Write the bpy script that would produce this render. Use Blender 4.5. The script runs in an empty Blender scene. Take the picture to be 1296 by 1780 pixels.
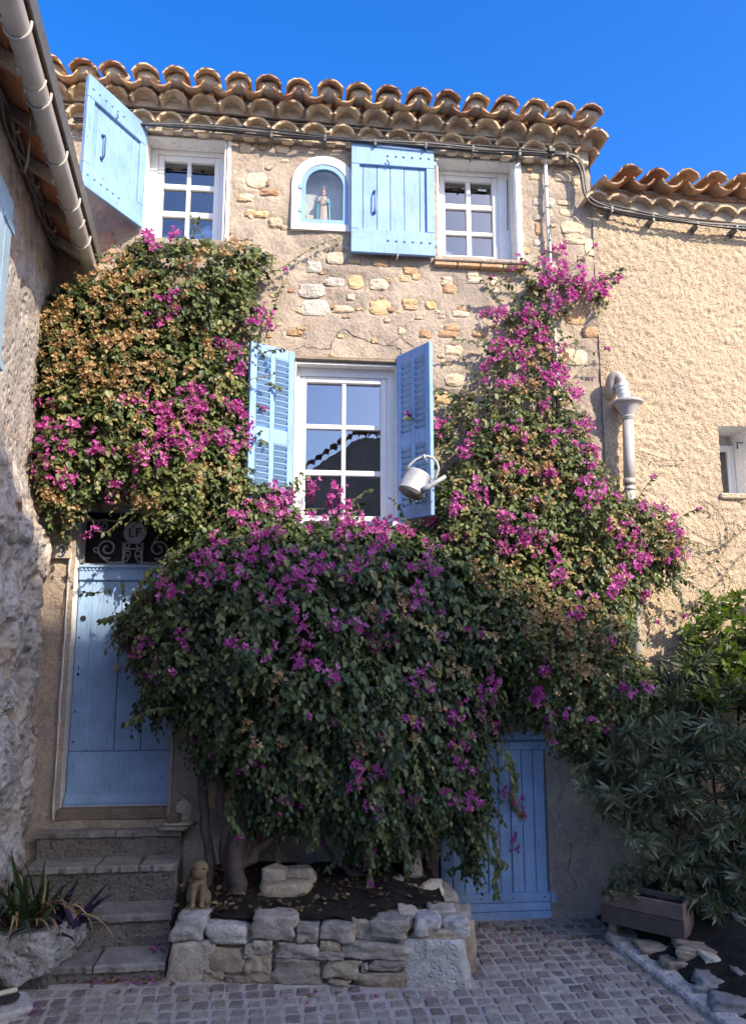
import bpy, bmesh, math, random
import numpy as np
from mathutils import Vector, Matrix, Euler
random.seed(7); RNG = np.random.default_rng(11)
S = bpy.context.scene
COL = S.collection
rad = math.radians

# ------------------------------------------------------------------ camera, sky, sun, exposure
FPX = 1323.0
CAM = Vector((0, -5.63, 1.93)); YAW = rad(5.7); PIT = rad(9.5)
cd = bpy.data.cameras.new('camera'); co = bpy.data.objects.new('camera', cd); COL.objects.link(co)
cd.sensor_fit = 'VERTICAL'; cd.sensor_height = 24; cd.sensor_width = 18; cd.lens = FPX/1780*24
cd.clip_start = .05; cd.clip_end = 500
co.location = CAM; co.rotation_euler = (math.pi/2+PIT, 0, -YAW)
S.camera = co
SUN_EL = rad(35); SUN_AZ = rad(37)          # azimuth measured from the facade normal towards +x
w = bpy.data.worlds.new('World'); S.world = w; w.use_nodes = True
nt = w.node_tree; bg = nt.nodes['Background']
sky = nt.nodes.new('ShaderNodeTexSky'); sky.sky_type = 'NISHITA'; sky.sun_disc = False
sky.sun_elevation = SUN_EL; sky.sun_rotation = math.pi - SUN_AZ
sky.altitude = 300; sky.air_density = 1.0; sky.dust_density = 2.0; sky.ozone_density = 4.0
hs = nt.nodes.new('ShaderNodeHueSaturation'); hs.inputs['Saturation'].default_value = 1.35; hs.inputs['Hue'].default_value = .512
nt.links.new(sky.outputs[0], hs.inputs['Color']); nt.links.new(hs.outputs[0], bg.inputs[0]); bg.inputs[1].default_value = .15
sd = bpy.data.lights.new('sun', 'SUN'); so = bpy.data.objects.new('sun', sd); COL.objects.link(so)
sd.energy = 3.15; sd.angle = rad(.53); sd.color = (1, .87, .70)
sdir = Vector((math.sin(SUN_AZ)*math.cos(SUN_EL), -math.cos(SUN_AZ)*math.cos(SUN_EL), math.sin(SUN_EL)))
so.rotation_euler = sdir.to_track_quat('Z', 'Y').to_euler(); so.location = (8, -10, 12)
S.view_settings.view_transform = 'Standard'; S.view_settings.look = 'None'
S.view_settings.exposure = 1.36; S.view_settings.gamma = 1; S.view_settings.use_curve_mapping = False
S.render.engine = 'CYCLES'
S.render.resolution_x = 745; S.render.resolution_y = 1024

# ------------------------------------------------------------------ survey helpers: photograph -> place
_fw = Vector((math.sin(YAW)*math.cos(PIT), math.cos(YAW)*math.cos(PIT), math.sin(PIT)))
_rt = Vector((math.cos(YAW), -math.sin(YAW), 0)); _up = _rt.cross(_fw)
def ray(px, py): return _fw + _rt*((px-648)/FPX) + _up*((890-py)/FPX)
def F(px, py, w=0.0):                       # point on the plane w metres in front of the facade
    d = ray(px, py); t = (-w-CAM.y)/d.y; return CAM + d*t
def G(px, py, z=0.0):                       # point on a level plane
    d = ray(px, py); t = (z-CAM.z)/d.z; return CAM + d*t
def pj(p):
    d = Vector(p)-CAM; z = d.dot(_fw); return 648+FPX*d.dot(_rt)/z, 890-FPX*d.dot(_up)/z, z

# ------------------------------------------------------------------ numpy noise
def _hash(ix, iy, iz, seed):
    h = (ix.astype(np.int64)*374761393 + iy.astype(np.int64)*668265263 + iz.astype(np.int64)*2147483647 + seed*974634777) & 0xFFFFFFFF
    h = ((h ^ (h >> 13))*1274126177) & 0xFFFFFFFF
    h = h ^ (h >> 16)
    return (h & 0xFFFF)/65535.0
def vnoise(P, scale=1.0, seed=0):
    P = np.asarray(P, float)*scale
    i = np.floor(P).astype(np.int64); f = P-i; f = f*f*(3-2*f)
    r = 0
    for dx in (0, 1):
        for dy in (0, 1):
            for dz in (0, 1):
                wgt = (f[:, 0] if dx else 1-f[:, 0])*(f[:, 1] if dy else 1-f[:, 1])*(f[:, 2] if dz else 1-f[:, 2])
                r = r + wgt*_hash(i[:, 0]+dx, i[:, 1]+dy, i[:, 2]+dz, seed)
    return r*2-1
def fbm(P, scale=1.0, seed=0, oct=4):
    r = 0; a = 1
    for o in range(oct):
        r = r + a*vnoise(P, scale*2**o, seed+o*17); a *= .5
    return r

# ------------------------------------------------------------------ materials
MATS = {}
def new_mat(name):
    m = bpy.data.materials.new(name); m.use_nodes = True
    MATS[name] = m; n = m.node_tree.nodes
    return m, m.node_tree, n, m.node_tree.links, n['Principled BSDF']
def ramp(n, stops):
    r = n.new('ShaderNodeValToRGB'); e = r.color_ramp.elements
    while len(e) < len(stops): e.new(.5)
    for k, (p, c) in enumerate(stops):
        e[k].position = p; e[k].color = (*c, 1)
    return r
def noise_node(n, l, vec, scale, detail=6, rough=.6, dist=0):
    t = n.new('ShaderNodeTexNoise'); t.inputs['Scale'].default_value = scale
    t.inputs['Detail'].default_value = detail; t.inputs['Roughness'].default_value = rough
    t.inputs['Distortion'].default_value = dist
    l.new(vec, t.inputs['Vector']); return t
def mixc(n, l, fac, a, b, mode='MIX'):
    m = n.new('ShaderNodeMix'); m.data_type = 'RGBA'; m.blend_type = mode
    for v, s in ((fac, m.inputs[0]), (a, m.inputs[6]), (b, m.inputs[7])):
        if isinstance(v, (int, float)): s.default_value = v
        elif isinstance(v, tuple): s.default_value = (*v, 1)
        else: l.new(v, s)
    return m.outputs[2]
def mathn(n, l, op, a, b=0.0, clamp=False):
    m = n.new('ShaderNodeMath'); m.operation = op; m.use_clamp = clamp
    for v, s in ((a, m.inputs[0]), (b, m.inputs[1])):
        if isinstance(v, (int, float)): s.default_value = v
        else: l.new(v, s)
    return m.outputs[0]
def mapping(n, l, vec, scale):
    m = n.new('ShaderNodeMapping'); m.inputs['Scale'].default_value = scale; l.new(vec, m.inputs['Vector']); return m.outputs[0]
def stone_mat(name, stops, scale=4, bump=.5, bdist=.02, rough=.9, fine=40, rand=.25, spots=None, coord='Object', pits=0.0, hue=None):
    """mineral surfaces: mottled colour, fine relief, optional stains and pits"""
    m, nt, n, l, b = new_mat(name)
    tc = n.new('ShaderNodeTexCoord'); v = tc.outputs[coord]
    oi = n.new('ShaderNodeObjectInfo')
    add = n.new('ShaderNodeVectorMath'); add.operation = 'ADD'
    cmb = n.new('ShaderNodeCombineXYZ')
    for k in range(3): l.new(mathn(n, l, 'MULTIPLY', oi.outputs['Random'], 37.0+11*k), cmb.inputs[k])
    l.new(v, add.inputs[0]); l.new(cmb.outputs[0], add.inputs[1]); v = add.outputs[0]
    a = noise_node(n, l, v, scale, 8, .65, .3); r = ramp(n, stops); l.new(a.outputs[0], r.inputs[0])
    c = r.outputs[0]
    f = noise_node(n, l, v, fine, 5, .7)
    fr = ramp(n, [(.3, (.72, .72, .72)), (.7, (1.2, 1.2, 1.2))]); l.new(f.outputs[0], fr.inputs[0])
    c = mixc(n, l, 1.0, c, fr.outputs[0], 'MULTIPLY')
    if spots:
        for (sc, lo, hi, colr, amt) in spots:
            s = noise_node(n, l, v, sc, 5, .6, .4); sr = ramp(n, [(lo, (0, 0, 0)), (hi, (1, 1, 1))]); l.new(s.outputs[0], sr.inputs[0])
            c = mixc(n, l, mathn(n, l, 'MULTIPLY', sr.outputs[0], amt), c, colr)
    if rand:
        lo = 1-rand; mul = mathn(n, l, 'ADD', mathn(n, l, 'MULTIPLY', oi.outputs['Random'], rand*2), lo)
        hsv = n.new('ShaderNodeHueSaturation'); l.new(c, hsv.inputs['Color']); l.new(mul, hsv.inputs['Value'])
        if hue:
            l.new(mathn(n, l, 'ADD', mathn(n, l, 'MULTIPLY', oi.outputs['Random'], hue), .5-hue/2), hsv.inputs['Hue'])
        c = hsv.outputs[0]
    l.new(c, b.inputs['Base Color']); b.inputs['Roughness'].default_value = rough
    b.inputs['Specular IOR Level'].default_value = .25
    h = mathn(n, l, 'ADD', a.outputs[0], mathn(n, l, 'MULTIPLY', f.outputs[0], .45))
    if pits:
        vo = n.new('ShaderNodeTexVoronoi'); vo.inputs['Scale'].default_value = pits; l.new(v, vo.inputs['Vector'])
        h = mathn(n, l, 'ADD', h, mathn(n, l, 'MULTIPLY', mathn(n, l, 'MINIMUM', vo.outputs[0], .4), 1.2))
    bp = n.new('ShaderNodeBump'); bp.inputs['Strength'].default_value = bump; bp.inputs['Distance'].default_value = bdist
    l.new(h, bp.inputs['Height']); l.new(bp.outputs[0], b.inputs['Normal'])
    return m
def wood_paint(name, col, worn=(.19, .18, .17), wear=.62, rough=.5, grain=(30, 30, 3), bump=.25):
    m, nt, n, l, b = new_mat(name)
    tc = n.new('ShaderNodeTexCoord'); v = tc.outputs['Object']; oi = n.new('ShaderNodeObjectInfo')
    g = noise_node(n, l, mapping(n, l, v, grain), 3.0, 6, .65, .6)
    t = noise_node(n, l, v, 5, 4, .6)
    dk = tuple(x*.82 for x in col); lt = tuple(min(1, x*1.1) for x in col)
    r = ramp(n, [(.3, dk), (.7, lt)]); l.new(t.outputs[0], r.inputs[0]); c = r.outputs[0]
    gr = ramp(n, [(.30, (.50, .53, .58)), (.46, (1, 1, 1))]); l.new(g.outputs[0], gr.inputs[0])
    c = mixc(n, l, .8, c, gr.outputs[0], 'MULTIPLY')
    k = noise_node(n, l, mapping(n, l, v, (grain[0]*.5, grain[1]*.5, grain[2]*1.6)), 2.2, 8, .75, 1.0)
    kr = ramp(n, [(wear, (0, 0, 0)), (wear+.05, (1, 1, 1))]); l.new(k.outputs[0], kr.inputs[0])
    c = mixc(n, l, kr.outputs[0], c, worn)
    hsv = n.new('ShaderNodeHueSaturation'); l.new(c, hsv.inputs['Color'])
    l.new(mathn(n, l, 'ADD', mathn(n, l, 'MULTIPLY', oi.outputs['Random'], .14), .93), hsv.inputs['Value'])
    l.new(hsv.outputs[0], b.inputs['Base Color']); b.inputs['Roughness'].default_value = rough
    bp = n.new('ShaderNodeBump'); bp.inputs['Strength'].default_value = bump; bp.inputs['Distance'].default_value = .004
    hh = mathn(n, l, 'SUBTRACT', g.outputs[0], mathn(n, l, 'MULTIPLY', kr.outputs[0], .4))
    l.new(hh, bp.inputs['Height']); l.new(bp.outputs[0], b.inputs['Normal'])
    return m
def plain(name, col, rough=.5, metal=0.0, var=.12, scale=12, bump=0.0):
    m, nt, n, l, b = new_mat(name)
    tc = n.new('ShaderNodeTexCoord'); t = noise_node(n, l, tc.outputs['Object'], scale, 6, .65)
    r = ramp(n, [(.3, tuple(x*(1-var) for x in col)), (.7, tuple(min(1, x*(1+var)) for x in col))])
    l.new(t.outputs[0], r.inputs[0]); l.new(r.outputs[0], b.inputs['Base Color'])
    b.inputs['Roughness'].default_value = rough; b.inputs['Metallic'].default_value = metal
    if bump:
        bp = n.new('ShaderNodeBump'); bp.inputs['Strength'].default_value = bump; bp.inputs['Distance'].default_value = .004
        l.new(t.outputs[0], bp.inputs['Height']); l.new(bp.outputs[0], b.inputs['Normal'])
    return m
def leaf_mat(name, stops, rough=.45, trans=.22, tcol=None, spec=.4):
    """leaf surfaces; each leaf carries its own tint, from a mesh attribute or from the object"""
    m, nt, n, l, b = new_mat(name)
    at = n.new('ShaderNodeAttribute'); at.attribute_name = 'tint'
    oi = n.new('ShaderNodeObjectInfo')
    r = ramp(n, stops)
    s = mathn(n, l, 'ADD', at.outputs['Fac'], mathn(n, l, 'MULTIPLY', oi.outputs['Random'], .18))
    l.new(s, r.inputs[0])
    l.new(r.outputs[0], b.inputs['Base Color']); b.inputs['Roughness'].default_value = rough
    b.inputs['Specular IOR Level'].default_value = spec
    tr = n.new('ShaderNodeBsdfTranslucent')
    tcl = mixc(n, l, 1.0, r.outputs[0], tcol or (1.5, 1.6, .8), 'MULTIPLY'); l.new(tcl, tr.inputs[0])
    mx = n.new('ShaderNodeMixShader'); mx.inputs[0].default_value = trans
    l.new(b.outputs[0], mx.inputs[1]); l.new(tr.outputs[0], mx.inputs[2])
    l.new(mx.outputs[0], n['Material Output'].inputs[0])
    return m

stone_mat('render', [(.25, (.27, .215, .17)), (.45, (.39, .315, .245)), (.6, (.46, .375, .29)), (.8, (.52, .435, .345))], 2.2, 1.0, .035, .95, 42, 0,
          [(1.3, .54, .70, (.33, .285, .24), .6), (3.5, .56, .66, (.52, .42, .31), .6), (9, .6, .68, (.55, .43, .30), .5), (14, .66, .72, (.17, .13, .10), .6), (26, .64, .70, (.60, .52, .43), .6)])
stone_mat('roughcast', [(.25, (.46, .35, .235)), (.5, (.54, .42, .285)), (.75, (.60, .475, .335))], 1.1, 1.0, .022, .95, 85, 0,
          [(.8, .55, .75, (.55, .45, .34), .6), (1.7, .52, .70, (.43, .345, .255), .5), (2.5, .6, .75, (.47, .36, .25), .5), (40, .62, .70, (.20, .14, .09), .55)], pits=55)
stone_mat('rubble', [(.25, (.24, .20, .17)), (.45, (.40, .345, .30)), (.62, (.52, .46, .41)), (.8, (.60, .55, .50))], 3.5, .9, .05, .95, 28, 0,
          [(2.0, .55, .62, (.46, .32, .19), .55), (9, .6, .68, (.13, .105, .09), .7)], pits=16)
stone_mat('mortar', [(.3, (.36, .30, .235)), (.7, (.52, .44, .345))], 6, .5, .02, .95, 50, 0)
stone_mat('joint', [(.3, (.38, .325, .275)), (.7, (.52, .455, .39))], 6, .5, .01, .95, 60, 0)
stone_mat('tile', [(.25, (.28, .15, .085)), (.45, (.45, .265, .155)), (.6, (.54, .36, .23)), (.8, (.56, .43, .30))], 9, .4, .008, .92, 60, .3,
          [(12, .58, .68, (.22, .19, .13), .7), (7, .62, .7, (.52, .29, .06), .65)], hue=.03)
stone_mat('genoise_tile', [(.25, (.33, .23, .145)), (.5, (.53, .395, .26)), (.75, (.63, .49, .34))], 8, .4, .008, .92, 60, .2,
          [(10, .6, .7, (.19, .155, .11), .6), (5, .66, .74, (.50, .27, .15), .5)], hue=.02)
stone_mat('stone_white', [(.25, (.38, .335, .28)), (.5, (.55, .495, .425)), (.75, (.66, .605, .53))], 9, 1, .03, .9, 40, .12)
stone_mat('stone_grey', [(.25, (.23, .185, .14)), (.5, (.39, .325, .25)), (.75, (.51, .44, .35))], 8, .8, .03, .92, 40, .2,
          [(5, .6, .7, (.33, .26, .18), .5)])
stone_mat('stone_ochre', [(.25, (.25, .185, .12)), (.5, (.39, .30, .20)), (.75, (.50, .41, .29))], 8, .8, .03, .92, 40, .25, hue=.02)
stone_mat('stone_orange', [(.25, (.36, .225, .12)), (.5, (.52, .345, .19)), (.75, (.60, .45, .29))], 10, .8, .02, .92, 50, .2, hue=.03)
stone_mat('stone_cream', [(.25, (.45, .35, .235)), (.5, (.60, .49, .34)), (.75, (.68, .58, .44))], 9, .8, .02, .92, 50, .15)
stone_mat('boulder_stone', [(.25, (.25, .225, .195)), (.5, (.42, .385, .345)), (.75, (.55, .51, .465))], 8, 1, .04, .92, 34, .1, [(5, .58, .68, (.20, .17, .14), .6)], pits=22)
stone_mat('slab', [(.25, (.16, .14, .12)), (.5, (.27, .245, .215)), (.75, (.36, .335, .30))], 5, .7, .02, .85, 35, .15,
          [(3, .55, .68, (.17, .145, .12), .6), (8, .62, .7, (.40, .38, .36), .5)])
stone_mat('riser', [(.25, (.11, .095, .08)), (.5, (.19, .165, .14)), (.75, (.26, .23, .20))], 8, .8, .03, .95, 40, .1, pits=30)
stone_mat('cobble', [(.25, (.19, .152, .118)), (.5, (.29, .238, .187)), (.75, (.37, .31, .25))], 11, .7, .008, .8, 60, .34, [(6, .56, .68, (.15, .125, .10), .5)], hue=.022)
stone_mat('kerb_stone', [(.25, (.38, .33, .28)), (.5, (.53, .47, .405)), (.75, (.63, .57, .50))], 11, 1, .02, .9, 45, .1, [(16, .6, .68, (.16, .14, .125), .7)], pits=38)
stone_mat('soil', [(.3, (.012, .009, .006)), (.7, (.042, .032, .022))], 14, 1, .03, 1, 60, 0)
stone_mat('statue_stone', [(.25, (.12, .085, .045)), (.5, (.20, .145, .08)), (.8, (.28, .21, .125))], 16, .4, .006, .9, 70, 0)
stone_mat('white_plaster', [(.3, (.66, .64, .61)), (.7, (.80, .78, .75))], 6, .3, .006, .8, 50, .03, [(9, .66, .74, (.50, .46, .42), .5)])
stone_mat('niche_grey', [(.3, (.50, .50, .47)), (.7, (.58, .57, .54))], 5, .2, .006, .9, 50, 0)
wood_paint('blue_paint', (.23, .39, .65), wear=.60)
wood_paint('blue_door', (.31, .465, .68), wear=.61)
wood_paint('blue_slat', (.26, .43, .66), wear=.68, grain=(3, 30, 30))
wood_paint('pale_blue', (.36, .50, .60), wear=.66)
stone_mat('soffit_terracotta', [(.25, (.28, .12, .06)), (.5, (.44, .19, .09)), (.75, (.52, .27, .15))], 7, .4, .01, .9, 50, .2)
plain('white_frame', (.74, .73, .71), .35, 0, .05, 8)
plain('white_metal', (.62, .62, .60), .4, 0, .08, 10)
plain('pipe_plastic', (.42, .35, .285), .42, 0, .12, 7)
plain('pipe_grey', (.44, .41, .38), .45, 0, .14, 6)
plain('gutter', (.46, .41, .345), .36, 0, .18, 5)
plain('cable', (.035, .035, .038), .5, 0, .3, 20)
plain('cable_grey', (.13, .125, .12), .5, 0, .3, 20)
plain('iron', (.035, .036, .04), .5, .4, .3, 30)
plain('iron_blue', (.05, .07, .16), .5, .2, .2, 30)
plain('grille_paint', (.30, .30, .29), .6, 0, .2, 25)
plain('black', (.012, .012, .012), .7, 0, .2)
plain('zinc', (.36, .36, .355), .55, .25, .18, 14, .15)
plain('lead_dark', (.16, .155, .15), .6, .2, .2, 14)
plain('number_plate', (.42, .36, .27), .6, 0, .1, 16)
plain('old_wood', (.20, .155, .11), .85, 0, .35, 9, .4)
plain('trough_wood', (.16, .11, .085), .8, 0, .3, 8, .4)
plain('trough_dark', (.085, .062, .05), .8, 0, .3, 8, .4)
plain('bark', (.075, .054, .042), .95, 0, .4, 22, .8)
plain('twig', (.19, .13, .075), .9, 0, .4, 20)
plain('robe', (.52, .37, .26), .7, 0, .12, 40)
plain('cape', (.16, .44, .44), .7, 0, .12, 40)
plain('skin_paint', (.50, .28, .19), .6, 0, .1, 40)
plain('mitre', (.16, .10, .09), .6, 0, .1, 40)
plain('cream_wood', (.66, .60, .40), .6, 0, .1, 10)
plain('bristle', (.03, .022, .02), .9, 0, .3, 60, .5)
plain('blind', (.30, .29, .27), .8, 0, .1, 30)
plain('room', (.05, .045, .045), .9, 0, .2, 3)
leaf_mat('leaf', [(0, (.020, .032, .013)), (.30, (.042, .064, .022)), (.55, (.085, .115, .034)), (.75, (.17, .19, .055)), (.9, (.30, .235, .095)), (1, (.36, .255, .12))])
leaf_mat('bract', [(0, (.30, .035, .20)), (.45, (.50, .085, .34)), (1, (.72, .27, .52))], .6, .4, (1.3, 1.0, 1.2), .2)
leaf_mat('bract_eye', [(0, (.75, .72, .55)), (1, (.8, .78, .6))], .6, .1, (1, 1, 1), .2)
leaf_mat('dry_bract', [(0, (.32, .19, .085)), (.5, (.46, .30, .15)), (1, (.58, .42, .24))], .8, .35, (1.1, 1, .8), .1)
leaf_mat('oleander', [(0, (.045, .06, .034)), (.5, (.115, .135, .078)), (1, (.21, .225, .135))], .5, .18, (1.3, 1.5, .7), .35)
leaf_mat('laurel', [(0, (.04, .075, .012)), (.5, (.085, .135, .022)), (1, (.14, .20, .03))], .4, .3, (1.5, 1.6, .6), .4)
leaf_mat('iris_leaf', [(0, (.035, .062, .025)), (.6, (.075, .12, .045)), (1, (.11, .16, .06))], .5, .2, (1.3, 1.5, .7), .35)
leaf_mat('dry_leaf', [(0, (.22, .12, .05)), (.5, (.40, .26, .13)), (1, (.50, .37, .22))], .8, .25, (1.1, 1, .8), .1)
leaf_mat('purple_leaf', [(0, (.018, .012, .026)), (1, (.045, .03, .065))], .5, .1, (1.2, .8, 1.3), .3)
leaf_mat('litter', [(0, (.05, .03, .015)), (.5, (.16, .10, .05)), (1, (.30, .21, .11))], .9, .1, (1, 1, 1), .1)
def glass_mat():
    m, nt, n, l, b = new_mat('glass')
    g = n.new('ShaderNodeBsdfGlossy'); g.inputs['Roughness'].default_value = .01; g.inputs['Color'].default_value = (.85, .85, .85, 1)
    t = n.new('ShaderNodeBsdfTransparent'); t.inputs[0].default_value = (.75, .78, .8, 1)
    lw = n.new('ShaderNodeFresnel'); lw.inputs['IOR'].default_value = 2.0
    tc = n.new('ShaderNodeTexCoord'); ns = noise_node(n, l, tc.outputs['Object'], 3.5, 3, .5)
    bp = n.new('ShaderNodeBump'); bp.inputs['Strength'].default_value = .05; bp.inputs['Distance'].default_value = .01
    l.new(ns.outputs[0], bp.inputs['Height']); l.new(bp.outputs[0], g.inputs['Normal'])
    mx = n.new('ShaderNodeMixShader'); l.new(mathn(n, l, 'ADD', lw.outputs[0], .08), mx.inputs[0])
    l.new(t.outputs[0], mx.inputs[1]); l.new(g.outputs[0], mx.inputs[2]); l.new(mx.outputs[0], n['Material Output'].inputs[0])
glass_mat()
def clear_glass():
    m, nt, n, l, b = new_mat('clear_glass')
    g = n.new('ShaderNodeBsdfGlossy'); g.inputs['Roughness'].default_value = .02
    t = n.new('ShaderNodeBsdfTransparent'); t.inputs[0].default_value = (.93, .95, .95, 1)
    mx = n.new('ShaderNodeMixShader'); mx.inputs[0].default_value = .06
    l.new(t.outputs[0], mx.inputs[1]); l.new(g.outputs[0], mx.inputs[2]); l.new(mx.outputs[0], n['Material Output'].inputs[0])
clear_glass()

# ------------------------------------------------------------------ object helpers
BASE = {}
def link(o, parent=None):
    COL.objects.link(o)
    if parent is not None:
        o.parent = parent; o.matrix_parent_inverse = BASE[parent.name].inverted()
    BASE[o.name] = Matrix.Identity(4)
    return o
def tag(o, label=None, cat=None, group=None, kind=None):
    if label: o['label'] = label
    if cat: o['category'] = cat
    if group: o['group'] = group
    if kind: o['kind'] = kind
    return o
def thing(name, label, cat, loc, group=None):
    o = bpy.data.objects.new(name, None); o.empty_display_size = .05
    o.location = loc; COL.objects.link(o); BASE[o.name] = Matrix.Translation(Vector(loc))
    return tag(o, label, cat, group)
def inst(name, me, M, parent=None):
    """one more object on shared mesh data, placed by a world matrix"""
    o = bpy.data.objects.new(name, me); COL.objects.link(o)
    if parent is not None:
        o.parent = parent; o.matrix_parent_inverse = BASE[parent.name].inverted()
    o.matrix_basis = M; BASE[o.name] = M.copy()
    return o
class MB:
    def __init__(s): s.v = []; s.f = []
    def add(s, vs, fs, M=None):
        k = len(s.v)
        s.v += [tuple(M @ Vector(p)) for p in vs] if M is not None else [tuple(p) for p in vs]
        s.f += [tuple(i+k for i in q) for q in fs]; return s
    def box(s, a, b, bev=0.0, M=None):
        x0, x1 = sorted((a[0], b[0])); y0, y1 = sorted((a[1], b[1])); z0, z1 = sorted((a[2], b[2]))
        bev = min(bev, .45*min(x1-x0, y1-y0, z1-z0))
        if bev <= 0:
            vs = [(x, y, z) for x in (x0, x1) for y in (y0, y1) for z in (z0, z1)]
            fs = [(0, 1, 3, 2), (4, 6, 7, 5), (0, 4, 5, 1), (2, 3, 7, 6), (0, 2, 6, 4), (1, 5, 7, 3)]
            return s.add(vs, fs, M)
        bm = bmesh.new(); bmesh.ops.create_cube(bm, size=1)
        for v in bm.verts: v.co = Vector(((x0+x1)/2+v.co.x*(x1-x0), (y0+y1)/2+v.co.y*(y1-y0), (z0+z1)/2+v.co.z*(z1-z0)))
        bmesh.ops.bevel(bm, geom=list(bm.edges), offset=bev, segments=1, affect='EDGES')
        bm.verts.index_update()
        s.add([v.co[:] for v in bm.verts], [[v.index for v in f.verts] for f in bm.faces], M); bm.free(); return s
    def tube(s, pts, r, n=8, M=None, cap=True):
        pts = [Vector(p) for p in pts]; rs = r if isinstance(r, (list, tuple)) else [r]*len(pts)
        vs = []; fs = []; prev = None
        for i, p in enumerate(pts):
            t = (pts[min(i+1, len(pts)-1)]-pts[max(i-1, 0)])
            if t.length < 1e-9: t = Vector((0, 0, 1))
            t.normalize()
            if prev is None:
                a = t.orthogonal().normalized()
            else:
                a = (prev-t*prev.dot(t))
                a = a.normalized() if a.length > 1e-6 else t.orthogonal().normalized()
            prev = a; b = t.cross(a)
            for k in range(n):
                an = 2*math.pi*k/n; vs.append(p+(a*math.cos(an)+b*math.sin(an))*rs[i])
        for i in range(len(pts)-1):
            for k in range(n):
                fs.append((i*n+k, i*n+(k+1) % n, (i+1)*n+(k+1) % n, (i+1)*n+k))
        if cap: fs.append(tuple(range(n))[::-1]); fs.append(tuple((len(pts)-1)*n+k for k in range(n)))
        return s.add(vs, fs, M)
    def lathe(s, prof, n=20, M=None, sy=1.0):
        vs = []; fs = []
        for (r, z) in prof:
            for k in range(n):
                a = 2*math.pi*k/n; vs.append((r*math.cos(a), r*math.sin(a)*sy, z))
        for i in range(len(prof)-1):
            for k in range(n): fs.append((i*n+k, i*n+(k+1) % n, (i+1)*n+(k+1) % n, (i+1)*n+k))
        fs.append(tuple(range(n))[::-1]); fs.append(tuple((len(prof)-1)*n+k for k in range(n)))
        return s.add(vs, fs, M)
    def prism(s, poly, y0, y1, M=None):         # polygon in x,z pushed along y
        n = len(poly)
        vs = [(p[0], y0, p[1]) for p in poly]+[(p[0], y1, p[1]) for p in poly]
        fs = [tuple(range(n)), tuple(range(n, 2*n))[::-1]]+[(i, i+n, (i+1) % n+n, (i+1) % n) for i in range(n)]
        return s.add(vs, fs, M)
    def ball(s, c, r, M=None, n=8, m=5):
        r = r if isinstance(r, (tuple, list)) else (r, r, r); vs = []; fs = []
        for i in range(1, m):
            ph = math.pi*i/m
            for k in range(n):
                a = 2*math.pi*k/n; vs.append((c[0]+r[0]*math.sin(ph)*math.cos(a), c[1]+r[1]*math.sin(ph)*math.sin(a), c[2]+r[2]*math.cos(ph)))
        vs += [(c[0], c[1], c[2]+r[2]), (c[0], c[1], c[2]-r[2])]
        for i in range(m-2):
            for k in range(n): fs.append((i*n+k, (i+1)*n+k, (i+1)*n+(k+1) % n, i*n+(k+1) % n))
        t = len(vs)-2
        for k in range(n):
            fs.append((t, k, (k+1) % n)); fs.append((t+1, (m-2)*n+(k+1) % n, (m-2)*n+k))
        return s.add(vs, fs, M)
    def mesh(s, name, mat, smooth=False, fixn=True):
        me = bpy.data.meshes.new(name); me.from_pydata(s.v, [], s.f)
        if fixn:
            bm = bmesh.new(); bm.from_mesh(me); bmesh.ops.recalc_face_normals(bm, faces=bm.faces); bm.to_mesh(me); bm.free()
        if smooth: me.polygons.foreach_set('use_smooth', [True]*len(me.polygons))
        if mat: me.materials.append(MATS[mat])
        me.update(); return me
    def build(s, name, mat, parent=None, smooth=False, sharp=None, fixn=True):
        me = s.mesh(name, mat, smooth, fixn)
        if smooth and sharp:
            try: me.set_sharp_from_angle(angle=rad(sharp))
            except Exception: pass
        return link(bpy.data.objects.new(name, me), parent)
def frame(o, ex, ez):
    ex = Vector(ex).normalized(); ez = Vector(ez).normalized(); en = ex.cross(ez)*-1
    ey = ez.cross(ex)
    return Matrix(((ex.x, ey.x, ez.x, o[0]), (ex.y, ey.y, ez.y, o[1]), (ex.z, ey.z, ez.z, o[2]), (0, 0, 0, 1)))
def np_mesh(name, V, Fc, mat, smooth=False, tint=None):
    me = bpy.data.meshes.new(name)
    V = np.asarray(V, np.float32); Fc = np.asarray(Fc, np.int32); k = Fc.shape[1]
    me.vertices.add(len(V)); me.vertices.foreach_set('co', V.ravel())
    me.loops.add(Fc.size); me.loops.foreach_set('vertex_index', Fc.ravel())
    me.polygons.add(len(Fc)); me.polygons.foreach_set('loop_start', np.arange(0, Fc.size, k, dtype=np.int32))
    me.polygons.foreach_set('loop_total', np.full(len(Fc), k, np.int32))
    if smooth: me.polygons.foreach_set('use_smooth', np.ones(len(Fc), bool))
    me.update(calc_edges=True)
    if tint is not None:
        a = me.attributes.new('tint', 'FLOAT', 'POINT'); a.data.foreach_set('value', np.asarray(tint, np.float32))
    me.materials.append(MATS[mat]); return me
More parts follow.
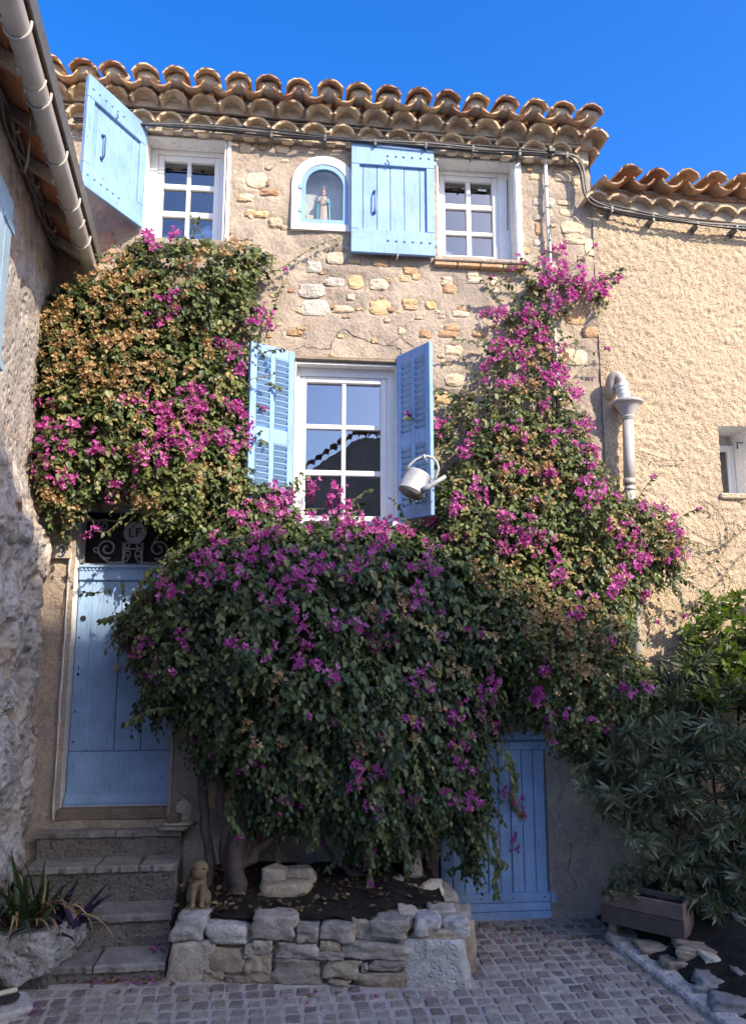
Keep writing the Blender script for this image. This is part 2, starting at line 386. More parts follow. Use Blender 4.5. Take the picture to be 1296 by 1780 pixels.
def rock_mesh(name, sx, sy, sz, mat, seed, n=5, rough=.12, square=.55):
    """a hewn or natural stone: a block whose faces and edges are uneven"""
    idx = {}; vs = []; fs = []
    def vid(i, j, k):
        if (i, j, k) not in idx: idx[(i, j, k)] = len(vs); vs.append((i/n*2-1, j/n*2-1, k/n*2-1))
        return idx[(i, j, k)]
    for a in range(n):
        for b in range(n):
            for (c, fl) in ((0, 0), (n, 1)):
                for ax in range(3):
                    q = [(a, b), (a+1, b), (a+1, b+1), (a, b+1)]
                    ids = []
                    for (i, j) in q:
                        t = [0, 0, 0]; t[ax] = c; t[(ax+1) % 3] = i; t[(ax+2) % 3] = j; ids.append(vid(*t))
                    fs.append(ids if fl else ids[::-1])
    P = np.array(vs); nrm = P/np.maximum(np.linalg.norm(P, axis=1, keepdims=True), 1e-6)
    P = P*square+nrm*(1-square)*1.15
    sh = np.array([[1, RNG.uniform(-.15, .15), RNG.uniform(-.18, .18)], [RNG.uniform(-.12, .12), 1, 0], [RNG.uniform(-.12, .12), 0, 1]])
    P = P@sh.T
    off = np.array([seed*7.3, seed*3.1, seed*1.7])
    d = fbm(P+off, 1.3, seed, 3)*rough*.9+vnoise(P+off, 4.5, seed+5)*rough*.4+np.round(vnoise(P+off, 2.2, seed+9)*2.5)/2.5*rough*.45
    P = P*(1+d[:, None])
    P = P*np.array([sx, sy, sz])/2
    return np_mesh(name, P, fs, mat, True)

# ================================================================== STRUCTURE
PLX0, PLW0, PLX1, PLW1 = -.70, .76, 1.03, 1.06     # front line of the planting bed
def plw(x): return PLW0+(x-PLX0)/(PLX1-PLX0)*(PLW1-PLW0)
def xwall(w, z):                                    # face of the house on the left
    return -1.87+.115*w+.10*np.clip((3.05-z)/.5, 0, 1)

# ---- ground
ground = MB().add([(-40, -40, -.009), (40, -40, -.009), (40, 30, -.009), (-40, 30, -.009)], [(0, 1, 2, 3)]).build('ground', 'joint')
tag(ground, 'worn cobbled street with pale sandy joints in front of the house', kind='structure')
def cobbles():
    variants = []
    for k in range(8):
        m = MB(); m.box((-.0385, -.0405, -.06), (.0385, .0405, 0), .008)
        for i, (x, y, z) in enumerate(m.v):
            m.v[i] = (x+random.uniform(-.004, .004), y+random.uniform(-.004, .004), z+random.uniform(-.004, .002) if z > -.02 else z)
        variants.append(m.mesh('cobble', 'cobble'))
    a = rad(4.6); spots = []
    for i in range(-60, 60):
        for j in range(-34, 12):
            u = i*.094+random.uniform(-.004, .004)+(.010*math.sin(j*.9)); v = j*.1+random.uniform(-.004, .004)+.008*math.sin(i*.35)
            x = u*math.cos(a)-v*math.sin(a)*1.0; y = u*math.sin(a)*.0+v*math.cos(a)
            x = u-v*math.tan(a)
            if y > -.03 or y < -3.3: continue
            if x < -1.62+.1*(-y) and y > -1.0: continue
            if x < -1.9 or x > 2.9: continue
            if -1.6 < x < 1.06 and -y < plw(x)+.035 and x > -.72: continue
            if x <= -.72 and -y < .80: continue
            if x < -1.30 and -y < .82: continue
            kx = 2.03+(-y-.55)*.122 if -y > .5 else 2.14
            if x > kx-.02 and y > -1.9: continue
            if x > 2.2 and y <= -1.9: pass
            px, py, d = pj((x, y, 0))
            spots.append((0 if (0 <= px <= 1296 and py <= 1784) else 1, d, x, y))
    spots.sort()
    rest = MB()
    for k, (o, d, x, y) in enumerate(spots):
        M = Matrix.Translation((x, y, random.uniform(-.006, .004))) @ Euler((random.uniform(-.04, .04), random.uniform(-.04, .04), random.uniform(-.07, .07)-rad(0)), 'XYZ').to_matrix().to_4x4()
        if k < 300 and o == 0: inst('cobble', random.choice(variants), M, ground)
        else:
            me = random.choice(variants)
            rest.add([v.co[:] for v in me.vertices], [tuple(p.vertices) for p in me.polygons], M)
    tag(rest.build('cobble_paving', 'cobble', ground, fixn=False), kind='stuff')
cobbles()

# ---- wall sheet with openings
def wall_sheet(name, mat, x0, x1, z0, z1, step, holes, yfun, skip=None, parent=None, thick=None):
    def lines(a, b, extra):
        L = list(np.arange(a, b, step))+[b]
        for e in extra:
            i = int(np.argmin([abs(q-e) for q in L])); L[i] = e
        return np.array(sorted(set(round(q, 5) for q in L)))
    xs = lines(x0, x1, [h[k] for h in holes for k in (0, 1) if x0 < h[k] < x1]); zs = lines(z0, z1, [h[k] for h in holes for k in (2, 3) if z0 < h[k] < z1])
    X, Z = np.meshgrid(xs, zs); P = np.stack([X.ravel(), np.zeros(X.size), Z.ravel()], 1)
    P[:, 1] = yfun(P[:, 0], P[:, 2])
    nx = len(xs); fs = []
    cx = (xs[1:]+xs[:-1])/2; cz = (zs[1:]+zs[:-1])/2
    for j in range(len(zs)-1):
        for i in range(nx-1):
            if any(h[0] < cx[i] < h[1] and h[2] < cz[j] < h[3] for h in holes): continue
            if skip and skip(cx[i], cz[j]): continue
            fs.append((j*nx+i, j*nx+i+1, (j+1)*nx+i+1, (j+1)*nx+i))
    me = np_mesh(name, P, fs, mat, True)
    return link(bpy.data.objects.new(name, me), parent)

# ---- openings (facade metres)
W1 = (-1.245, -.615, 5.00, 5.88); W2 = (1.085, 1.745, 4.975, 5.85); W3 = (-.04, .752, 2.80, 4.04)
DOOR = (-1.585, -.85, .74, 2.95); CELL = (1.03, 1.827, -.03, 1.26)
NCX, NCZ, NR = .170, 5.52, .185; NZ0 = 5.20            # niche: centre, arch springing, radius, floor
house = thing('stone_house', 'rendered stone village house with blue shutters, génoise eaves and exposed stones'.replace('é', 'e'), 'house', (0.3, .1, 0))
XL, XR, ZT = -2.75, 2.395, 6.10
def yfac(x, z):
    P = np.stack([x, z*0, z], 1)
    return -(.014*fbm(P, 1.1, 3, 4)+.009*fbm(P, 8, 8, 3))
def nskip(x, z):
    if z > NCZ: return (x-NCX)**2+(z-NCZ)**2 < (NR+.02)**2
    return abs(x-NCX) < NR+.02 and z > NZ0-.02
def stone_list():
    L = []
    A = lambda X, Y, W, H, c: L.append((500+X/3.24, 440+Y/3.24, W/3.24, H/3.24, c))
    for q in [(150, 75, 85, 60, 'w'), (265, 160, 115, 48, 'w'), (140, 208, 150, 75, 'w'), (158, 305, 150, 90, 'w'), (385, 163, 80, 78, 'o'), (515, 178, 100, 58, 'c'),
              (355, 248, 45, 35, 'c'), (310, 312, 115, 42, 'c'), (518, 308, 110, 76, 'o'), (375, 48, 64, 22, 'o'), (520, 60, 90, 36, 'o'), (275, 20, 110, 60, 'c'),
              (690, 100, 80, 45, 'o'), (722, 135, 50, 35, 'o'), (895, 160, 60, 50, 'c'), (912, 205, 80, 50, 'o'), (1040, 120, 70, 40, 'c'), (1055, 155, 90, 38, 'c'), (1158, 160, 40, 50, 'c'), (1165, 210, 50, 34, 'c'),
              (685, 275, 85, 34, 'o'), (690, 305, 75, 30, 'o'), (805, 298, 62, 42, 'o'), (985, 315, 70, 32, 'o'), (975, 345, 95, 32, 'c'), (920, 420, 80, 40, 'o'), (905, 458, 110, 40, 'o'),
              (1072, 458, 72, 36, 'o'), (770, 455, 60, 46, 'o'), (640, 440, 42, 40, 'c'), (935, 548, 95, 50, 'c'), (885, 620, 52, 30, 'o'), (80, 423, 62, 20, 'o'), (35, 452, 72, 25, 'o'),
              (740, 368, 50, 18, 'c'), (330, 360, 50, 10, 'r'), (865, 365, 40, 16, 'c')]: A(*q)
    for (X, Y, W, H, c) in [(65, 425, 52, 40, 'c'), (220, 428, 56, 30, 'c'), (110, 560, 84, 62, 'c'), (165, 612, 80, 25, 'o'), (70, 630, 62, 30, 'c'), (85, 697, 50, 30, 'o'), (130, 702, 60, 28, 'o'),
                            (190, 735, 58, 38, 'c'), (270, 1195, 60, 24, 'o'), (440, 885, 70, 50, 'c')]:
        L.append((400+X/2.4, 80+Y/2.4, W/2.4, H/2.4, c))
    for (X, Y, W, H, c) in [(640, 530, 240, 170, 'c'), (470, 910, 100, 130, 'w'), (270, 890, 120, 100, 'w'), (660, 905, 190, 66, 'c'), (680, 1040, 180, 100, 'c'), (240, 540, 150, 90, 'c'),
                            (290, 1270, 90, 170, 'o'), (770, 1260, 330, 180, 'c'), (800, 1420, 300, 130, 'c'), (455, 1060, 60, 90, 'c')]:
        L.append((900+X/8.1, 240+Y/8.1, W/8.1, H/8.1, c))
    L += [(1000, 550, 36, 26, 'o'), (1027, 577, 30, 18, 'o'), (1000, 620, 42, 26, 'c'), (1012, 520, 44, 40, 'c'), (770, 690, 30, 22, 'o'), (790, 660, 34, 20, 'c'), (1030, 430, 26, 30, 'c'),
          (180, 430, 40, 50, 'r'), (115, 200, 30, 50, 'c'), (120, 300, 40, 60, 'c'), (385, 1390, 70, 30, 'o'), (440, 1360, 60, 26, 'o'), (410, 1430, 60, 26, 'o')]
    for k in range(40):      # small fragments showing through the worn render
        px, py = random.uniform(400, 900), random.uniform(470, 620)
        if 600 < px < 770 and py < 470: continue
        L.append((px, py, random.uniform(5, 15), random.uniform(4, 9), random.choice('oocr')))
    for k in range(24): L.append((random.uniform(910, 1020), random.uniform(290, 640), random.uniform(6, 18), random.uniform(5, 12), random.choice('occw')))
    for k in range(12): L.append((random.uniform(405, 500), random.uniform(250, 400), random.uniform(6, 16), random.uniform(4, 10), random.choice('occ')))
    return L
STONES = []
for (px, py, wd, ht, c) in stone_list():
    p = F(px, py); STONES.append((p, (F(px+wd/2, py)-F(px-wd/2, py)).length, (F(px, py-ht/2)-F(px, py+ht/2)).length, c))
def yhollow(x, z):
    y = yfac(x, z)
    for (p, a, b, c) in STONES:
        if a < .05: continue
        m = (np.abs(x-p.x) < a) & (np.abs(z-p.z) < b)
        if m.any():
            r = np.maximum(np.abs(x[m]-p.x)/(a*.60), np.abs(z[m]-p.z)/(b*.62)); y[m] += .009*np.clip((1.12-r)/.25, 0, 1)
    return y
fac = wall_sheet('wall', 'render', XL, XR, -.1, ZT, .015, [W1, W2, W3, DOOR, CELL], yhollow, nskip, house)
# body of the house behind: side wall, back, so that the place is closed
mb = MB()
mb.box((XL, .5, -.1), (XR, 7.0, ZT-.1)); hb = mb.build('house_body', 'render', house)
mb = MB(); mb.add([(XR, .0, -.1), (XR, .5, -.1), (XR, .5, ZT+.1), (XR, .0, ZT+.1)], [(0, 1, 2, 3)]); mb.add([(XL, .0, -.1), (XL, .5, -.1), (XL, .5, ZT), (XL, 0, ZT)], [(0, 1, 2, 3)])
mb.build('side_wall', 'render', house)

def wall_stones():
    cm = dict(w='stone_white', o='stone_orange', c='stone_cream', r='tile', g='stone_grey')
    for k, (p, s, h, c) in enumerate(STONES):
        n = 13; m = MB(); ring = []; ring2 = []
        a0 = random.random()*6
        for i in range(n):
            a = 2*math.pi*i/n; ca, sa = math.cos(a), math.sin(a)
            q = 1/max(abs(ca), abs(sa))**.75
            r = q*random.uniform(.84, 1.06)*.53
            ring.append((p.x+ca*r*s, p.z+sa*r*h))
        yw = lambda x, z: float(yfac(np.array([x]), np.array([z]))[0])
        vs = []
        for (x, z) in ring: vs.append((x, .03, z))
        for (x, z) in ring: vs.append((x, yw(x, z)-random.uniform(-.004, .002), z))
        for (x, z) in ring:
            x2, z2 = p.x+(x-p.x)*.66+random.uniform(-.008, .008), p.z+(z-p.z)*.66+random.uniform(-.006, .006); vs.append((x2, yw(x2, z2)-.003-random.uniform(0, .006), z2))
        vs.append((p.x, yw(p.x, p.z)-.005+random.uniform(-.004, .004), p.z))
        fs = []
        for i in range(n):
            j = (i+1) % n
            fs += [(i, j, n+j, n+i), (n+i, n+j, 2*n+j, 2*n+i), (2*n+i, 2*n+j, 3*n)]
        m.add(vs, fs); m.build('wall_stone', cm[c], house)
wall_stones()
def crack(pts, r=.004, raw=False):
    P = [F(x, y, .0) if raw else F(500+x/3.24, 440+y/3.24, .0) for x, y in pts]; out = []
    for a, b in zip(P[:-1], P[1:]):
        for t in (0, .33, .66): out.append(a.lerp(b, t)+Vector((random.uniform(-.006, .006), 0, random.uniform(-.008, .008))))
    for q in out: q.y = float(yfac(np.array([q.x]), np.array([q.z]))[0])-.001
    MB().tube(out, [r*random.uniform(.4, 1.2) for _ in out], 4).build('crack', 'black', house)
crack([(310, 425), (380, 465), (460, 500), (540, 520), (600, 525), (635, 545), (640, 585)])
crack([(40, 535), (90, 527), (150, 538), (240, 540), (262, 470), (310, 425)], .003)
crack([(560, 520), (640, 470), (660, 400), (740, 370)], .002)
crack([(640, 480), (700, 520), (720, 560)], .002)

crack([(972, 1300), (968, 1340), (978, 1370), (966, 1400), (975, 1440)], .0022, True); crack([(985, 1445), (992, 1480), (986, 1510), (1000, 1540), (992, 1575)], .0026, True); crack([(1000, 1420), (1030, 1440), (1045, 1470)], .0016, True)
crack([(345, 1400), (362, 1412), (352, 1430), (330, 1436)], .004, True); crack([(118, 985), (112, 1030), (105, 1090)], .003, True)
# ---- tiles
def barrel_mesh(name, r0, r1, length, mat, t=.012, seg=9, arc=170):
    """half-round tile along +y, front end at y=0, convex up"""
    m = MB(); vs = []
    for (y, r) in ((0, r0), (length, r1)):
        for rr in (r, r-t):
            for i in range(seg+1):
                a = rad(90-arc/2+arc*i/seg); vs.append((rr*math.cos(a)*(1+random.uniform(-.015, .015)), y+random.uniform(-.006, .006)+(random.uniform(.0, .03) if y == 0 and random.random() < .12 else 0), rr*math.sin(a)))
    n = seg+1; fs = []
    for i in range(seg):
        fs += [(i, i+1, 2*n+i+1, 2*n+i), (n+i, 3*n+i, 3*n+i+1, n+i+1), (i, n+i, n+i+1, i+1), (2*n+i, 2*n+i+1, 3*n+i+1, 3*n+i)]
    fs += [(0, 2*n, 3*n, n), (seg, n+seg, 3*n+seg, 2*n+seg)]
    return m.add(vs, fs).mesh(name, mat)
ROOF_O = .30
def eave_line(pa, pb, w):
    a = F(*pa, w); b = F(*pb, w); return a, b
def tile_row(parent, name, meshes, a, b, n, w, tilt=0.0, flip=False, jit=.008, dx=0.0, roll=.05):
    for k in range(n):
        t = k/(n-1) if n > 1 else 0
        x = a.x+(b.x-a.x)*t+dx+random.uniform(-jit, jit); z = a.z+(b.z-a.z)*t+random.uniform(-jit, jit)*.7
        M = Matrix.Translation((x, -w+random.uniform(-jit, jit)*1.6, z)) @ Euler((tilt, 0, random.uniform(-.03, .03)), 'XYZ').to_matrix().to_4x4() @ Euler((0, (math.pi if flip else 0)+random.uniform(-roll, roll), 0)).to_matrix().to_4x4()
        inst(name, random.choice(meshes), M, parent)
covers = [barrel_mesh('roof_tile', .112, .098, .46, 'tile', arc=132) for _ in range(5)]
pans = [barrel_mesh('roof_tile', .100, .108, .46, 'tile', arc=138) for _ in range(5)]
gens = [barrel_mesh('eave_tile', .112, .105, .22, 'genoise_tile', .02, arc=150) for _ in range(6)]
RT = rad(14)
ca, cb = eave_line((87, 98), (1028, 181), ROOF_O)          # crowns of the cover tiles
ca.z -= .112; cb.z -= .112
dxr = (cb.x-ca.x)/18
roof = thing('x', '', '', (0, 0, 0)); bpy.data.objects.remove(roof)
tile_row(house, 'cover_tile', covers, ca, cb, 19, ROOF_O, RT)
pa, pb = ca.copy(), cb.copy(); pa.z += .066; pb.z += .066
tile_row(house, 'pan_tile', pans, pa, pb-Vector((dxr, 0, 0))*1, 18, ROOF_O-.005, RT, True, dx=dxr/2)
for k in range(19):
    x = ca.x+dxr*k+random.uniform(-.01, .01); zc = ca.z+(cb.z-ca.z)*k/18
    inst('bedding', rock_mesh('bedding', .16, .12, .085, 'mortar', 700+k, 4, .2, .4), Matrix.Translation((x, -ROOF_O+.10, zc+.065)), house)
# two corbelled rows under the eaves
def zl(px, py, w): return F(px, py, w).z
r2a, r2b = F(140, 141, .20), F(1010, 219, .20)
r1a, r1b = F(140, 180, .105), F(1000, 247, .105)
R2N = 20; R1N = 20
dx2 = (cb.x-.02-(ca.x+.05))/(R2N-1)
def row(z_a, z_b, xa, xb): return Vector((xa, 0, z_a)), Vector((xb, 0, z_b))
def zat(a, b, x): return a.z+(b.z-a.z)*(x-a.x)/(b.x-a.x)
xa2, xb2 = ca.x+.0, 2.375; xa1, xb1 = ca.x-.03, 2.335
a2, b2 = row(zat(r2a, r2b, xa2)-.112, zat(r2a, r2b, xb2)-.112, xa2, xb2)
a1, b1 = row(zat(r1a, r1b, xa1)-.112, zat(r1a, r1b, xb1)-.112, xa1, xb1)
tile_row(house, 'eave_tile', gens, a2, b2, R2N, .20, 0, jit=.006, roll=.03)
tile_row(house, 'eave_tile', gens, a1, b1, R1N, .105, 0, jit=.006, roll=.03)
def slope_box(m, xa, xb, za0, zb0, za1, zb1, y0, y1):
    vs = [(xa, y0, za0), (xb, y0, zb0), (xb, y1, zb0), (xa, y1, za0), (xa, y0, za1), (xb, y0, zb1), (xb, y1, zb1), (xa, y1, za1)]
    m.add(vs, [(0, 1, 2, 3), (4, 7, 6, 5), (0, 4, 5, 1), (1, 5, 6, 2), (2, 6, 7, 3), (3, 7, 4, 0)])
xl, xr = XL, 2.385
Z = lambda a, b, x: zat(a, b, x)
mb = MB()
# mortar behind and over each row; the hollows under the tiles stay open
slope_box(mb, xl, xr-.02, Z(a1, b1, xl)-.03, Z(a1, b1, xr)-.03, Z(a2, b2, xl)+.02, Z(a2, b2, xr)+.02, -.045, .3)
slope_box(mb, xl, xr, Z(a1, b1, xl)+.105, Z(a1, b1, xr)+.105, Z(a2, b2, xl)-.004, Z(a2, b2, xr)-.004, -.085, .3)
slope_box(mb, xl, xr, Z(a2, b2, xl)+.02, Z(a2, b2, xr)+.02, Z(ca, cb, xl)+.03, Z(ca, cb, xr)+.03, -.10, .3)
slope_box(mb, xl, xr+.02, Z(a2, b2, xl)+.10, Z(a2, b2, xr)+.10, Z(ca, cb, xl)-.04, Z(ca, cb, xr)-.04, -.125, .3)
mb.build('cornice_mortar', 'mortar', house)
# little stones wedged under the lowest row
for k in range(26):
    x = -1.75+k*.163+random.uniform(-.03, .03); z = Z(a1, b1, x)-.005+random.uniform(-.012, .008)
    inst('wedge_stone', rock_mesh('wedge_stone', .085, .05, .03, 'stone_cream', 900+k, 3), Matrix.Translation((x, -.05, z-.03)), house)
# roof slab behind the eave tiles
mb = MB()
for (xa_, xb_) in ((XL, 2.44),):
    mb.add([(xa_, -.06, Z(ca, cb, xa_)+.0), (xb_, -.06, Z(ca, cb, xb_)+.0), (xb_, 4, Z(ca, cb, xb_)+1.0), (xa_, 4, Z(ca, cb, xa_)+1.0),
            (xa_, -.06, Z(ca, cb, xa_)-.03), (xb_, -.06, Z(ca, cb, xb_)-.03), (xb_, 4, Z(ca, cb, xb_)+.9), (xa_, 4, Z(ca, cb, xa_)+.9)],
           [(0, 1, 2, 3), (4, 7, 6, 5), (0, 4, 5, 1), (1, 5, 6, 2), (2, 6, 7, 3), (3, 7, 4, 0)])
roofob = mb.build('roof', 'tile', house)

# ---- windows
def room(x0, x1, z0, z1, y0, y1, parent):
    m = MB()
    vs = [(x, y, z) for x in (x0, x1) for y in (y0, y1) for z in (z0, z1)]
    m.add(vs, [(0, 1, 3, 2), (4, 6, 7, 5), (0, 4, 5, 1), (2, 3, 7, 6), (1, 5, 7, 3)])
    m.v = [v for v in m.v]
    return m.build('room', 'room', parent, fixn=False)
def window(R, depth, cols, rows, sill_out, white=.022):
    """R opening; cols/rows: pane edges in facade metres at the glass plane"""
    x0, x1, z0, z1 = R
    t = thing  # noqa
    wo = MB(); gy = depth
    # reveals
    e = .004
    fr = MB()
    fr.box((x0-.0, -.012, z0), (x0+.012, gy+.02, z1)); fr.box((x1-.012, -.012, z0), (x1, gy+.02, z1)); fr.box((x0+.012, -.008, z1-.014), (x1-.012, gy+.02, z1))
    win = fr.build('window', 'white_plaster', house)
    # fixed frame
    X0, X1, Z0, Z1 = cols[0][0], cols[-1][1], rows[-1][1], rows[0][0]
    o = .048
    m = MB()
    m.box((x0+.012, gy-.05, z0), (X0-o, gy+.03, z1-.014), .004); m.box((X1+o, gy-.05, z0), (x1-.012, gy+.03, z1-.014), .004)
    m.box((X0-o, gy-.05, Z1+o), (X1+o, gy+.03, z1-.014), .004); m.build('window_frame', 'white_frame', win)
    m = MB()
    m.box((X0-o, gy-.038, Z0-o), (X0, gy+.02, Z1+o), .006); m.box((X1, gy-.038, Z0-o), (X1+o, gy+.02, Z1+o), .006)
    m.box((X0, gy-.036, Z1), (X1, gy+.02, Z1+o), .006); m.box((X0, gy-.036, Z0-o), (X1, gy+.02, Z0), .006)
    m.build('sash', 'white_frame', win)
    for a, b in zip(cols[:-1], cols[1:]):
        MB().box((a[1], gy-.028, Z0), (b[0], gy+.014, Z1), .005).build('glazing_bar', 'white_frame', win)
    for a, b in zip(rows[:-1], rows[1:]):
        for c in cols: MB().box((c[0], gy-.024, b[0]), (c[1], gy+.012, a[1]), .005).build('glazing_bar', 'white_frame', win)
    for c in cols:
        for r in rows:
            MB().box((c[0]-.004, gy-.002, r[1]-.004), (c[1]+.004, gy+.004, r[0]+.004)).build('pane', 'glass', win)
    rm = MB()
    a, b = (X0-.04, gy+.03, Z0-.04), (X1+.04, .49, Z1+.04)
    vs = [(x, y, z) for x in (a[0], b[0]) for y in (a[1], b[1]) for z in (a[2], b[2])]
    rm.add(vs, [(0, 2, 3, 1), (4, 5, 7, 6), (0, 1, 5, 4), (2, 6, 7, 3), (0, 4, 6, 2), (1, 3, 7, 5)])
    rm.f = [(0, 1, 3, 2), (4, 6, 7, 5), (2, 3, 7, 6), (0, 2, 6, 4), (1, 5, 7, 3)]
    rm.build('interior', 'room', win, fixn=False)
    return win
def cr(xs, ys, d):
    cols = [(F(a, (ys[0][0]+ys[-1][1])/2, -d).x, F(b, (ys[0][0]+ys[-1][1])/2, -d).x) for a, b in xs]
    xm = (xs[0][0]+xs[-1][1])/2
    rows = [(F(xm, a, -d).z, F(xm, b, -d).z) for a, b in ys]
    return cols, rows
c, r = cr([(284, 324), (331, 372)], [(286, 324), (333, 371), (381, 419)], .19)
win1 = window(W1, .19, c, r, 0)
c, r = cr([(772, 809), (817, 854)], [(320, 358), (367, 405), (412, 448)], .19)
win2 = window(W2, .19, c, r, .06)
c, r = cr([(531, 593), (600, 661)], [(669, 740), (748, 819), (828, 898)], .13)
win3 = window(W3, .13, c, r, .05)
for (R, wn, gy) in ((W1, win1, .19), (W2, win2, .19)):
    m = MB(); z = R[3]-.17
    m.box((R[0]+.09, gy+.035, z-.10), (R[1]-.09, gy+.045, z+.12)); m.build('blind', 'blind', wn)
# sill of the right upper window, white edge bands, lintel strips
m = MB(); a = F(748, 452, .0); b = F(910, 463, .0)
m.box((1.045, -.075, 4.905), (1.80, .15, 4.940), .008); s = m.build('sill', 'stone_grey', win2)
m = MB()
for k in range(4): m.box((1.05+k*.187, -.06, 4.872), (1.05+(k+1)*.187-.008, .1, 4.903), .005)
m.build('sill_tiles', 'tile', win2)
MB().box((-1.28, -.06, 4.93), (-.58, .15, 4.99), .008).build('sill', 'stone_grey', win1)
MB().box((-.08, -.10, 2.74), (.80, .10, 2.795), .008).build('sill', 'white_plaster', win3)
m = MB(); m.box((-.08, -.035, 4.045), (.80, .05, 4.085), .008)
for i, v in enumerate(m.v): m.v[i] = (v[0], v[1]+random.uniform(-.006, .006), v[2]+random.uniform(-.006, .006))
m.build('lintel', 'old_wood', win3)
for (x0, x1, z0, z1, wn) in ((-.605, -.578, 4.99, 5.90, win1), (1.742, 1.79, 4.95, 5.87, win2)):
    m = MB(); N = 14
    poly = [(x0, z0+(z1-z0)*i/N) for i in range(N+1)]+[(x1+random.uniform(-.008, .008), z1-(z1-z0)*i/N) for i in range(N+1)]
    m.prism(poly, -.022, .01); m.build('painted_edge', 'white_plaster', wn)
# a long stay bar hanging in the reveal of the right upper window
m = MB(); p = F(881, 312, -.05); q = F(882, 400, -.05); m.tube([p, q], .005, 6); m.build('stay_bar', 'iron', win2)

# ---- shutters
def shutter(label, hinge, free, z0, z1, louvre, side, boltside=1, handle=None):
    """hinge, free: ground plan points; side: +1 / -1 which face carries the frame (seen face)"""
    h = Vector((*hinge, 0)); f = Vector((*free, 0)); W = (f-h).length; ex = (f-h).normalized()
    M = frame((h.x, h.y, 0), ex, (0, 0, 1))      # local: x along the leaf, y across, z up
    ey = Vector((M[0][1], M[1][1], 0))
    n = 1 if ey.dot(Vector((CAM.x, CAM.y, 0))-h) > 0 else -1     # +n is the seen face
    sh = bpy.data.objects.new('shutter', None); sh.location = (h.x, h.y, z0); COL.objects.link(sh)
    sh.parent = house; sh.matrix_parent_inverse = BASE[house.name].inverted(); BASE[sh.name] = Matrix.Translation(sh.location)
    T = .034
    def Y(a): return a*n
    H = z1-z0
    if not louvre:
        e = [0, .17, .36, .53, .69, .86, 1] if W > .65 else [0, .2, .42, .6, .8, 1]
        e = [q*(W-.006)+.003 for q in e]
        for a, b in zip(e[:-1], e[1:]):
            d = random.uniform(-.0015, .0015)
            MB().box((a+.0015, Y(-T/2+d), z0+.005), (b-.0015, Y(.002+d), z1-.005), .003, M).build('plank', 'blue_paint', sh)
        tr = .2*H; br = .21*H
        MB().box((0, Y(.0), z1-tr), (W, Y(T/2+.008), z1), .004, M).build('rail', 'blue_paint', sh)
        MB().box((0, Y(.0), z0), (W, Y(T/2+.008), z0+br), .004, M).build('rail', 'blue_paint', sh)
        MB().box((0, Y(.0), z0+br), (.065, Y(T/2+.007), z1-tr), .004, M).build('stile', 'blue_paint', sh)
        MB().box((W-.065, Y(.0), z0+br), (W, Y(T/2+.007), z1-tr), .004, M).build('stile', 'blue_paint', sh)
        for zz in (z1-tr*.55, z0+br*.55):
            for k in range(6):
                x = W*(.06+.09*k+.012*k)
                if k > 3: x = W*(.06+.1*k)
                MB().ball((x if boltside > 0 else W-x, Y(T/2+.010), zz), .010, M).build('bolt', 'blue_paint', sh, True)
        m = MB(); hx = .72*W; hz = z0+.46*H
        m.tube([(hx, Y(.002), hz+.09), (hx, Y(.03), hz+.09), (hx, Y(.035), hz+.07), (hx, Y(.035), hz-.06), (hx, Y(.03), hz-.08), (hx, Y(.002), hz-.08)], .006, 6, M)
        m.ball((hx, Y(.01), hz+.095), .014, M); m.ball((hx, Y(.01), hz-.085), .014, M)
        m.build('handle', 'iron_blue', sh, True)
        m = MB(); m.tube([(W*.55, Y(T/2), z1-tr*.95), (W*.55, Y(.04), z1-tr*.95), (W*.58, Y(.045), z1-tr*.8)], .005, 5, M); m.build('hook', 'iron_blue', sh, True)
    else:
        st = .055; md = .042
        for (a, b) in ((0, st), (W-st, W), (W/2-md/2, W/2+md/2)):
            MB().box((a, Y(-T/2), z0), (b, Y(T/2), z1), .004, M).build('stile', 'blue_paint', sh)
        rails = [(z1-.085, z1), (z0+.58*H-.20, z0+.58*H-.09), (z0, z0+.10)]
        for (a, b) in rails:
            for (p, q) in ((st, W/2-md/2), (W/2+md/2, W-st)):
                MB().box((p, Y(-T/2+.002), a), (q, Y(T/2-.002), b), .003, M).build('rail', 'blue_paint', sh)
        sm = MB(); L = (W/2-md/2-st)
        sm.box((-L/2, -.026, -.0045), (L/2, .026, .0045), .002); sme = sm.mesh('slat', 'blue_slat')
        for (a, b) in ((rails[1][1], rails[0][0]), (rails[2][1], rails[1][0])):
            k = int(round((b-a)/.0455)); dz = (b-a)/k
            for i in range(k):
                for cx in (st+L/2, W-st-L/2):
                    z = a+dz*(i+.5)
                    Ms = M @ Matrix.Translation((cx, Y(0.0), z)) @ Euler((n*rad(50)+random.uniform(-.03, .03), 0, random.uniform(-.01, .01))).to_matrix().to_4x4()
                    inst('slat', sme, Ms, sh)
    for zz in (z0+.14*H, z1-.12*H):
        MB().box((-.03, Y(-T/2-.006), zz-.02), (.10, Y(-T/2), zz+.02), .002, M).build('hinge', 'blue_paint', sh)
    if label: sh['label'] = label
    return sh, M, n
sh1, _, _ = shutter('wide open plank shutter standing out from the wall', (-1.25, -.03), (-1.552, -.58), 5.063, 5.93, False, 1, -1)
sh2, M2, _ = shutter('plank shutter folded back flat against the wall', (F(755, 345, .085).x, -.055), (F(610, 345, .085).x, -.065), F(684, 441, .085).z, F(682, 251, .085).z, False, 1, 1)
sh3, _, _ = shutter('louvred shutter beside the bougainvillea', (-.05, -.03), (-.37, -.235), 2.80, 4.10, True, 1)
sh4, M4, n4 = shutter('louvred shutter with the watering can', (.753, -.03), (.955, -.362), 2.80, 4.10, True, 1)
